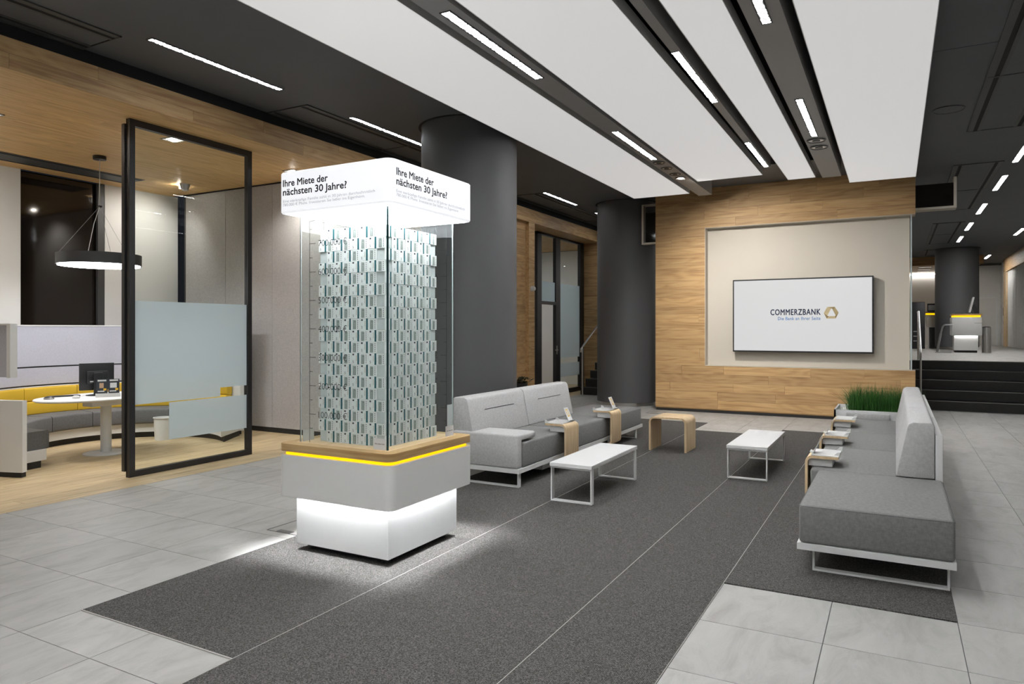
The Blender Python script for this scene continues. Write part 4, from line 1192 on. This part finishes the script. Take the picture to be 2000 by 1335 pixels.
# --- sofa by the stair side
sr = thing('sofa', 'long grey sofa with open bench end and one long backrest', 'sofa', (-0.15, 7.2, 0))
build('frame', MB().box(-0.545, 0.308, 4.75, 4.79, 0.15, 0.19).box(-0.60, 0.308, 9.62, 9.66, 0.15, 0.19).box(-0.545, -0.505, 4.79, 9.62, 0.15, 0.19).box(0.268, 0.308, 4.79, 9.62, 0.15, 0.19).box(-0.505, 0.268, 4.79, 9.62, 0.175, 0.19), 'white', sr)
for y in (4.83, 7.2, 9.45):
    loop_leg(sr, -0.463, 0.280, y, 0.151)
c_ = cushion('seat_cushion', -0.535, 0.303, 4.757, 6.012, 0.19, 0.43, 'fabric_dark', sr)
build('piping', MB().tube([(-0.5345, 5.99, 0.4165), (-0.5345, 4.776, 0.4165), (-0.516, 4.7605, 0.420), (0.284, 4.7605, 0.420), (0.3025, 4.776, 0.4165), (0.3025, 5.99, 0.4165)], 0.0022, 6), 'fabric_bench', c_, smooth=True)
for a, b in ((6.018, 7.235), (7.24, 8.455), (8.46, 9.66)):
    cushion('seat_cushion', -0.592, 0.25, a, b, 0.19, 0.43, 'fabric_dark', sr)
for a, b in ((5.995, 7.22), (7.223, 8.44), (8.443, 9.66)):
    build('back_cushion', MB().extrude(back_profile(0.0, 1), 'Y', a, b), 'fabric_light', sr, bevel=0.012, seg=2)
for a, b in ((6.0, 7.21), (7.23, 8.44), (8.46, 9.66)):
    part_box('back_panel', (0.256, 0.303, a, b, 0.19, 0.757), 'white', sr, bevel=0.003, seg=1)

# --- bent oak side trays hooked over the seats
def make_tray():
    t = thing('side_tray', 'x', 'side table', (0, 0, 0), 'oak side trays on the sofas')
    # local: post outer face at x=0, table reaching towards -x, y 0..0.34
    th = 0.02
    def strip(path):
        out, inn = [], []
        for k, (x, z) in enumerate(path):
            a = path[max(k - 1, 0)]; b = path[min(k + 1, len(path) - 1)]
            d = Vector((b[0] - a[0], b[1] - a[1])).normalized()
            n = Vector((d.y, -d.x))
            out.append((x, z)); inn.append((x - n.x * th, z - n.y * th))
        return out + inn[::-1]
    R_ = 0.055
    path = [(-0.05, 0.105), (-0.025, 0.108), (-0.008, 0.122), (0, 0.15), (0, 0.52 - R_)]
    for k in range(1, 7):
        a = PI / 2 * k / 6
        path.append((-R_ + R_ * math.cos(a), 0.52 - R_ + R_ * math.sin(a)))
    path.append((-0.245, 0.52))
    build('bracket', MB().extrude(strip(path), 'Y', 0.0, 0.34), 'oak_fine_z', t, smooth=True, auto=30)
    tr = build('tray', MB().box(-0.247, -0.045, 0.006, 0.334, 0.5205, 0.528).box(-0.25, -0.243, 0.02, 0.32, 0.52, 0.533), 'white', t)
    for y in (0.006, 0.285):
        build('tray_corner', MB().extrude([(-0.253, 0.52), (-0.20, 0.52), (-0.235, 0.552), (-0.255, 0.556)], 'Y', y, y + 0.012), 'white', t)
    part_box('box', (-0.20, -0.022, 0.02, 0.30, 0.434, 0.499), 'white', t, bevel=0.003, seg=1)
    return t
tr0 = make_tray()
spots = ((-3.068, 6.83, 0.0, 'light oak side tray on the sofa near its armrest'), (-3.068, 8.20, 0.0, 'light oak side tray on the backless end of the sofa'),
         (-0.640, 6.44, PI, 'light oak side tray next to the open bench end'), (-0.640, 7.65, PI, 'middle light oak side tray on the stair side sofa'), (-0.640, 9.01, PI, 'light oak side tray nearest the grass planter'))
for i, (x, y, rz, lab) in enumerate(spots):
    if i == 0:
        tr0.location = (x, y, 0); tr0.rotation_euler = (0, 0, rz); tr0['label'] = lab
    else:
        copy_tree(tr0, (x, y, 0), rz, lab)
def make_card():
    c = thing('table_card', 'x', 'card', (0, 0, 0), 'leaning cards on the oak trays')
    def pl(name, w0, w1, s0, s1, t0, t1, mt, par):
        mb = MB()
        d = Vector((-0.42, 0, 0.907)); n = Vector((0.907, 0, 0.42))
        P = []
        for t in (t0, t1):
            for s, w in ((s0, w0), (s0, w1), (s1, w1), (s1, w0)):
                P.append(tuple(d * s + n * t + Vector((0, w, 0))))
        mb.v = P; mb.f = [(0, 3, 2, 1), (4, 5, 6, 7), (0, 1, 5, 4), (1, 2, 6, 5), (2, 3, 7, 6), (3, 0, 4, 7)]; mb.m = [0] * 6
        return build(name, mb, mt, par)
    pl('card', -0.055, 0.055, 0.0, 0.155, 0.0, 0.004, 'white', c)
    pl('yellow_print', -0.030, -0.020, 0.05, 0.135, 0.0045, 0.005, 'brochure_amber', c)
    pl('yellow_print', 0.012, 0.022, 0.05, 0.135, 0.0045, 0.005, 'brochure_amber', c)
    pl('yellow_print', -0.020, 0.012, 0.125, 0.135, 0.0045, 0.005, 'brochure_amber', c)
    pl('yellow_print', -0.020, 0.012, 0.05, 0.062, 0.0045, 0.005, 'brochure_amber', c)
    pl('card_foot', -0.05, 0.05, -0.002, 0.004, -0.004, 0.03, 'white', c)
    return c
cd0 = make_card()
cspots = ((-3.125, 7.08, 0.0, 'white card with yellow print on the tray near the armrest'), (-3.125, 8.45, 0.0, 'white card with yellow print on the tray of the backless end'),
          (-0.583, 6.21, PI, 'card seen edge on upon the tray next to the bench end'), (-0.583, 7.42, PI, 'card seen edge on upon the middle tray'))
for i, (x, y, rz, lab) in enumerate(cspots):
    if i == 0:
        cd0.location = (x, y, 0.53); cd0.rotation_euler = (0, 0, rz); cd0['label'] = lab
    else:
        copy_tree(cd0, (x, y, 0.53), rz, lab)

pb = thing('power_box', 'white power box with cable under the long sofa', 'power box', (-3.4, 6.7, 0))
part_box('body', (-3.62, -3.24, 6.62, 6.80, 0.06, 0.13), 'white', pb, bevel=0.008)
build('cable', MB().tube([(-3.25, 6.75, 0.10), (-3.17, 6.80, 0.10), (-3.14, 6.86, 0.08), (-3.18, 6.90, 0.05), (-3.5, 6.85, 0.03)], 0.006, 8), 'white', pb, smooth=True)

# ================================================================== COFFEE TABLES, STOOL, PLANTER
def coffee(label, x0, x1, y0, y1, h):
    t = thing('coffee_table', label, 'coffee table', ((x0 + x1) / 2, (y0 + y1) / 2, 0), 'white coffee tables')
    part_box('table_top', (x0, x1, y0, y1, h - 0.036, h), 'white', t, bevel=0.003, seg=1)
    for y in (y0 + 0.012, y1 - 0.062):
        lg = MB().box(x0 + 0.006, x0 + 0.018, y, y + 0.05, 0.008, h - 0.037).box(x1 - 0.018, x1 - 0.006, y, y + 0.05, 0.008, h - 0.037).box(x0 + 0.018, x1 - 0.018, y, y + 0.05, 0.008, 0.020).box(x0 + 0.018, x1 - 0.018, y, y + 0.05, h - 0.049, h - 0.037)
        build('leg_loop', lg, 'white', t)
        for x in (x0 + 0.03, x1 - 0.03):
            build('glide', MB().cyl(x, y + 0.025, 0.0048, 0.009, 0.012, 12), 'black', t)
    return t
coffee('white low coffee table in front of the sofa with the armrest', -2.705, -2.303, 5.665, 6.89, 0.35)
coffee('white low coffee table standing free beside the bent oak stool', -1.525, -1.122, 7.40, 8.68, 0.348)

so = thing('bent_stool', 'bent oak stool shaped like an arch on the carpet', 'stool', (-2.5, 8.88, 0))
x0, x1, hh, r_, tt = -2.742, -2.268, 0.43, 0.07, 0.022
def arch(o):
    p = [(x0 + o, 0.0048)]
    rr_ = r_ - o
    for k in range(7):
        a = PI - PI / 2 * k / 6
        p.append((x0 + r_ + rr_ * math.cos(a), hh - r_ + rr_ * math.sin(a)))
    for k in range(7):
        a = PI / 2 - PI / 2 * k / 6
        p.append((x1 - r_ + rr_ * math.cos(a), hh - r_ + rr_ * math.sin(a)))
    p.append((x1 - o, 0.0048))
    return p
build('body', MB().extrude(arch(0) + arch(tt)[::-1], 'Y', 8.655, 9.12), 'oak_fine_z', so, smooth=True, auto=30)

pl_ = thing('planter_box', 'white planter box with grey pad at the end of the sofa', 'planter', (-0.18, 10.1, 0))
px0, px1, py0, py1 = -0.68, 0.30, 9.72, 10.48
build('body', MB().box(px0, px1, py0, py0 + 0.02, 0.02, 0.525).box(px0, px1, py1 - 0.02, py1, 0.02, 0.525).box(px0, px0 + 0.02, py0, py1, 0.02, 0.525).box(px1 - 0.02, px1, py0, py1, 0.02, 0.525).box(px0, px1, py0, py1, 0.0048, 0.04), 'white', pl_)
part_box('pad', (-0.54, -0.06, 9.672, 9.719, 0.42, 0.495), 'fabric_light', pl_, bevel=0.01)
part_box('soil', (px0 + 0.02, px1 - 0.02, py0 + 0.02, py1 - 0.02, 0.42, 0.475), 'pebble', pl_)
mb = MB(); rnd = random.Random(4)
for k in range(420):
    x, y, r = rnd.uniform(px0 + 0.04, px1 - 0.04), rnd.uniform(py0 + 0.04, py1 - 0.04), rnd.uniform(0.012, 0.026)
    i = len(mb.v)
    mb.v += [(x + r, y, 0.476), (x, y + r, 0.476), (x - r, y, 0.476), (x, y - r, 0.476), (x, y, 0.476 + r)]
    mb.f += [(i, i + 1, i + 4), (i + 1, i + 2, i + 4), (i + 2, i + 3, i + 4), (i + 3, i, i + 4)]; mb.m += [0] * 4
pe = build('pebble', mb, 'pebble', pl_); pe['kind'] = 'stuff'
mb = MB()
for k in range(2600):
    x, y = rnd.uniform(px0 + 0.16, px1 - 0.03), rnd.uniform(py0 + 0.05, py1 - 0.05)
    l = rnd.uniform(0.20, 0.36) * (1.15 if rnd.random() < 0.06 else 1); a = rnd.uniform(0, 2 * PI); lean = abs(rnd.gauss(0, 0.16))
    if rnd.random() < 0.025 or (x < px0 + 0.22 and rnd.random() < 0.25): lean, a = rnd.uniform(0.35, 0.8), rnd.uniform(PI * 0.7, PI * 1.3)
    dx, dy = math.cos(a), math.sin(a); b = rnd.uniform(0, PI); w = 0.0042
    ux, uy = math.cos(b) * w, math.sin(b) * w
    pts = []
    for s in (0, 0.4, 0.75, 1.0):
        q = lean * s * s * l
        pts.append((x + dx * q, y + dy * q, 0.47 + l * s * (1 - 0.25 * lean * s), 1 - s * 0.95))
    for p, q in zip(pts[:-1], pts[1:]):
        mb.poly([(p[0] - ux * p[3], p[1] - uy * p[3], p[2]), (p[0] + ux * p[3], p[1] + uy * p[3], p[2]), (q[0] + ux * q[3], q[1] + uy * q[3], q[2]), (q[0] - ux * q[3], q[1] - uy * q[3], q[2])])
gr = build('grass', mb, 'grass', None, smooth=True)
tag(gr, 'tall dense green grass growing in the white planter', 'grass', kind='stuff')

# ================================================================== TELEVISION
YT = YW + 0.035
tv = thing('television', 'large wall mounted screen showing a white picture with logo', 'television', (-1.456, YT, 1.12))
tx0, tx1, tz0, tz1 = -2.592, -0.320, 1.128, 2.425
part_box('housing', (tx0, tx1, YT, YT + 0.12, tz0, tz1), 'black', tv, bevel=0.004, seg=1)
part_box('wall_bracket', (-1.9, -1.0, YT + 0.12, YW + 0.186, 1.5, 2.1), 'black', tv)
part_box('screen', (tx0 + 0.022, tx1 - 0.022, YT - 0.002, YT + 0.01, tz0 + 0.026, tz1 - 0.024), 'screen', tv)
def on_tv(u, v):
    dx, dy = 1375 * _F[0] + (u - 1000) * _R[0], 1375 * _F[1] + (u - 1000) * _R[1]
    t = (YT - 0.003) / dy
    return Vector((dx * t, YT - 0.003, 1.53 - (v - 643) * t))
a, b = on_tv(1505, 615), on_tv(1602.5, 615)
zt = on_tv(1550, 614.6).z; cp = on_tv(1550, 603.6).z - zt
text('logo_text', 'COMMERZBANK', (a.x, YT - 0.0025, zt), (1, 0, 0), (0, 0, 1), 'logo_navy', tv, width=b.x - a.x, cap=cp, weight=0.022, spacing=1.12)
a, b = on_tv(1519.5, 624), on_tv(1602.5, 624)
text('slogan_text', 'Die Bank an Ihrer Seite', (a.x, YT - 0.0025, on_tv(1560, 624.6).z), (1, 0, 0), (0, 0, 1), 'logo_blue', tv, width=b.x - a.x, cap=on_tv(1560, 618.3).z - on_tv(1560, 624.6).z, weight=0.008, spacing=1.08)
def tvpoly(name, pix, mt):
    mb = MB(); P = [on_tv(*p) for p in pix]
    f = [(p.x, YT - 0.004, p.z) for p in P]; bk = [(p.x, YT - 0.0022, p.z) for p in P]
    mb.sweep([f, bk])
    build(name, mb, mt, tv)
# ribbon triangle emblem: three folded bands around an open triangle
_g = lambda x, y: (1250 + x * 0.3744, 340 + y * 0.3744)
tvpoly('emblem_band', [_g(976, 692), _g(997, 700), _g(977, 738), _g(959, 724), ], 'gold_a')
tvpoly('emblem_band', [_g(959, 724), _g(977, 738), _g(985, 740), _g(974, 753)], 'gold_b')
tvpoly('emblem_band', [_g(976, 692), _g(1016, 691), _g(1007, 703), _g(997, 700)], 'gold_c')
tvpoly('emblem_band', [_g(1016, 691), _g(1036, 722), _g(1021, 737), _g(1003, 702)], 'gold_c')
tvpoly('emblem_band', [_g(1036, 722), _g(1021, 752), _g(1017, 739), _g(1021, 737)], 'gold_b')
tvpoly('emblem_band', [_g(974, 753), _g(985, 740), _g(1017, 739), _g(1021, 752)], 'gold_a')

# hung display cases on both sides behind the screen wall
def case(label, x0, x1, y0, y1, z0, z1, sx0, sx1):
    c = thing('hung_display', label, 'display case', ((x0 + x1) / 2, (y0 + y1) / 2, z0), 'hung display cases')
    f = 0.035
    fr = MB().box(x0, x1, y0, y1, z0, z0 + f)
    if x0 < -1:
        fr.box(x0, x0 + f, y0, y1, z0 + f, z1).box(x0 + f, x1, y0, y1, z1 - 0.02, z1)
        part_box('screen', (x0 + f + 0.03, x1, y0 + 0.06, y1 - 0.03, z0 + f + 0.01, z1 - 0.16), 'night', c)
        part_box('rear_panel', (x0 + f, x1, y1 - 0.02, y1 - 0.01, z0 + f, z1 - 0.02), 'vent_grey', c)
    else:
        fr.box(x1 - f * 1.2, x1, y0, y1, z0 + f, z1)
        part_box('screen', (x0, x1 - f * 1.2, y0 + 0.02, y1 - 0.03, z0 + f + 0.005, z1 - 0.09), 'night', c)
    build('frame', fr, 'cream', c)
    return c
case('hung display case with pale frame beside the second column', -4.372, -4.035, 13.34, 13.52, 3.19, 3.97, 0, 0)
case('hung black display case with pale frame above the stairs', 0.290, 0.865, 13.36, 13.62, 3.49, 3.99, 0, 0)

# ================================================================== STAIR HANDRAILS
def rail(label, x, y0):
    h = thing('handrail', label, 'handrail', (x, y0, 0), 'stair handrails')
    build('rail', MB().tube([(x, y0 - 0.2, 1.0), (x, y0 - 0.2, 1.08), (x, y0 - 0.17, 1.10), (x, y0 + 1.35, 1.90), (x, y0 + 1.65, 1.90), (x, y0 + 1.68, 1.88)], 0.021, 14), 'chrome', h, smooth=True)
    build('post', MB().tube([(x, y0 - 0.12, 0.0), (x, y0 - 0.12, 1.10)], 0.02, 14), 'chrome', h, smooth=True)
    build('post', MB().tube([(x, y0 + 1.5, ZF), (x, y0 + 1.5, 1.88)], 0.02, 14), 'chrome', h, smooth=True)
    build('flange', MB().cyl(x, y0 - 0.12, 0.0, 0.012, 0.045, 20), 'chrome', h, smooth=True)
    return h
rail('steel handrail on the broad stairs beside the screen wall', 0.42, 15.57)
rail('steel handrail on the narrow stairs behind the column', -6.40, 15.30)

# ================================================================== RAISED FLOOR FURNITURE
sc_ = thing('service_counter', 'small white service counter with oak top and yellow line', 'counter', (1.69, 22.9, ZF))
part_box('plinth', (1.43, 1.94, 22.74, 23.2, ZF, ZF + 0.06), 'plinth', sc_)
part_box('base', (1.405, 1.96, 22.70, 23.25, ZF + 0.06, ZF + 0.46), 'white', sc_)
part_box('body', (1.345, 2.045, 22.60, 23.35, ZF + 0.46, ZF + 0.965), 'white', sc_, bevel=0.03)
part_box('light_strip', (1.42, 1.94, 22.66, 23.0, ZF + 0.452, ZF + 0.459), 'cove', sc_)
part_box('yellow_strip', (1.38, 2.01, 22.63, 23.32, ZF + 0.965, ZF + 1.012), 'amber', sc_)
part_box('oak_top', (1.345, 2.05, 22.60, 23.36, ZF + 1.012, ZF + 1.055), 'oak_top', sc_, bevel=0.012)
build('drawer_line', MB().box(1.87, 2.04, 22.596, 22.60, ZF + 0.80, ZF + 0.806), 'vent_grey', sc_)
mo = thing('counter_monitor', 'tilted monitor seen edge on at the service counter', 'monitor', (1.82, 22.9, ZF + 1.055))
def slant(x0, z0, x1, z1, w, y0, y1):
    d = Vector((x1 - x0, z1 - z0)).normalized(); n = Vector((d.y, -d.x)) * w / 2
    return MB().extrude([(x0 - n.x, z0 - n.y), (x0 + n.x, z0 + n.y), (x1 + n.x, z1 + n.y), (x1 - n.x, z1 - n.y)], 'Y', y0, y1)
build('screen', slant(1.77, ZF + 1.10, 1.86, ZF + 1.50, 0.035, 22.70, 23.15), 'black', mo)
build('screen_rim', slant(1.765, ZF + 1.09, 1.858, ZF + 1.505, 0.045, 22.685, 22.70), 'white', mo)
build('stand', slant(1.93, ZF + 1.09, 1.85, ZF + 1.30, 0.10, 22.85, 22.98), 'black', mo)
part_box('foot', (1.82, 2.00, 22.8, 23.05, ZF + 1.058, ZF + 1.072), 'black', mo)
kk = thing('counter_keyboard', 'dark keyboard lying on the service counter', 'keyboard', (1.55, 22.9, ZF + 1.056))
part_box('body', (1.42, 1.62, 22.70, 23.1, ZF + 1.056, ZF + 1.075), 'black', kk, bevel=0.004)
bi = thing('waste_bin', 'round brushed steel waste bin beside the service counter', 'bin', (2.16, 22.8, ZF))
build('body', MB().lathe(2.16, 22.85, [(0.105, ZF), (0.105, ZF + 0.66), (0.098, ZF + 0.685)], 32), 'chrome', bi, smooth=True, auto=30)
build('lid', MB().lathe(2.16, 22.85, [(0.097, ZF + 0.66), (0.095, ZF + 0.70), (0.05, ZF + 0.71)], 32), 'black', bi, smooth=True)
ss = thing('standing_aid', 'slanted steel standing stool beside the service counter', 'stool', (1.1, 22.7, ZF))
part_box('base_plate', (0.95, 1.33, 22.3, 22.58, ZF, ZF + 0.02), 'steel', ss)
build('post', MB().tube([(1.0, 22.45, ZF + 0.02), (1.085, 22.45, ZF + 0.52)], 0.032, 14), 'steel', ss, smooth=True)
build('upper_post', MB().tube([(1.075, 22.45, ZF + 0.48), (1.13, 22.45, ZF + 0.70), (1.16, 22.45, ZF + 0.745), (1.22, 22.45, ZF + 0.755)], 0.022, 12), 'steel', ss, smooth=True)
part_box('seat', (1.17, 1.36, 22.34, 22.57, ZF + 0.735, ZF + 0.775), 'steel', ss, bevel=0.015)
sd = thing('service_desk', 'cream service desk with yellow line behind the far column', 'desk', (1.0, 28, ZF))
part_box('body', (0.92, 1.9, 27.3, 28.0, ZF + 0.70, ZF + 1.12), 'cream', sd)
part_box('yellow_strip', (0.90, 1.92, 27.28, 28.0, ZF + 1.13, ZF + 1.17), 'amber', sd)
part_box('oak_top', (0.88, 1.94, 27.26, 28.02, ZF + 1.17, ZF + 1.22), 'oak_top', sd)
part_box('cabinet', (1.0, 1.9, 27.4, 27.9, ZF, ZF + 0.70), 'vent_grey', sd)
pf = thing('framed_picture', 'small framed dark picture standing on the far desk', 'picture', (1.05, 27.6, ZF + 1.22))
part_box('frame', (0.94, 1.30, 27.55, 27.58, ZF + 1.222, ZF + 1.50), 'black', pf)
part_box('image', (0.97, 1.27, 27.545, 27.55, ZF + 1.27, ZF + 1.45), 'steel', pf)
cbn = thing('dark_cabinet', 'tall black cabinet beside the far service desk', 'cabinet', (0.7, 26.5, ZF))
part_box('body', (0.44, 0.82, 25.8, 26.4, ZF + 0.02, ZF + 1.50), 'black', cbn, bevel=0.01)
for z in (0.25, 0.40, 0.55):
    part_box('shelf_edge', (0.50, 0.70, 25.79, 25.80, ZF + z, ZF + z + 0.03), 'steel', cbn)
wi = thing('wall_intercom', 'small dark intercom and switch on the white side wall', 'intercom', (3.59, 32.3, 2.2))
part_box('panel', (3.575, 3.60, 32.15, 32.35, 2.05, 2.35), 'black', wi)
part_box('switch', (3.585, 3.60, 32.3, 32.4, 1.72, 1.85), 'steel', wi)
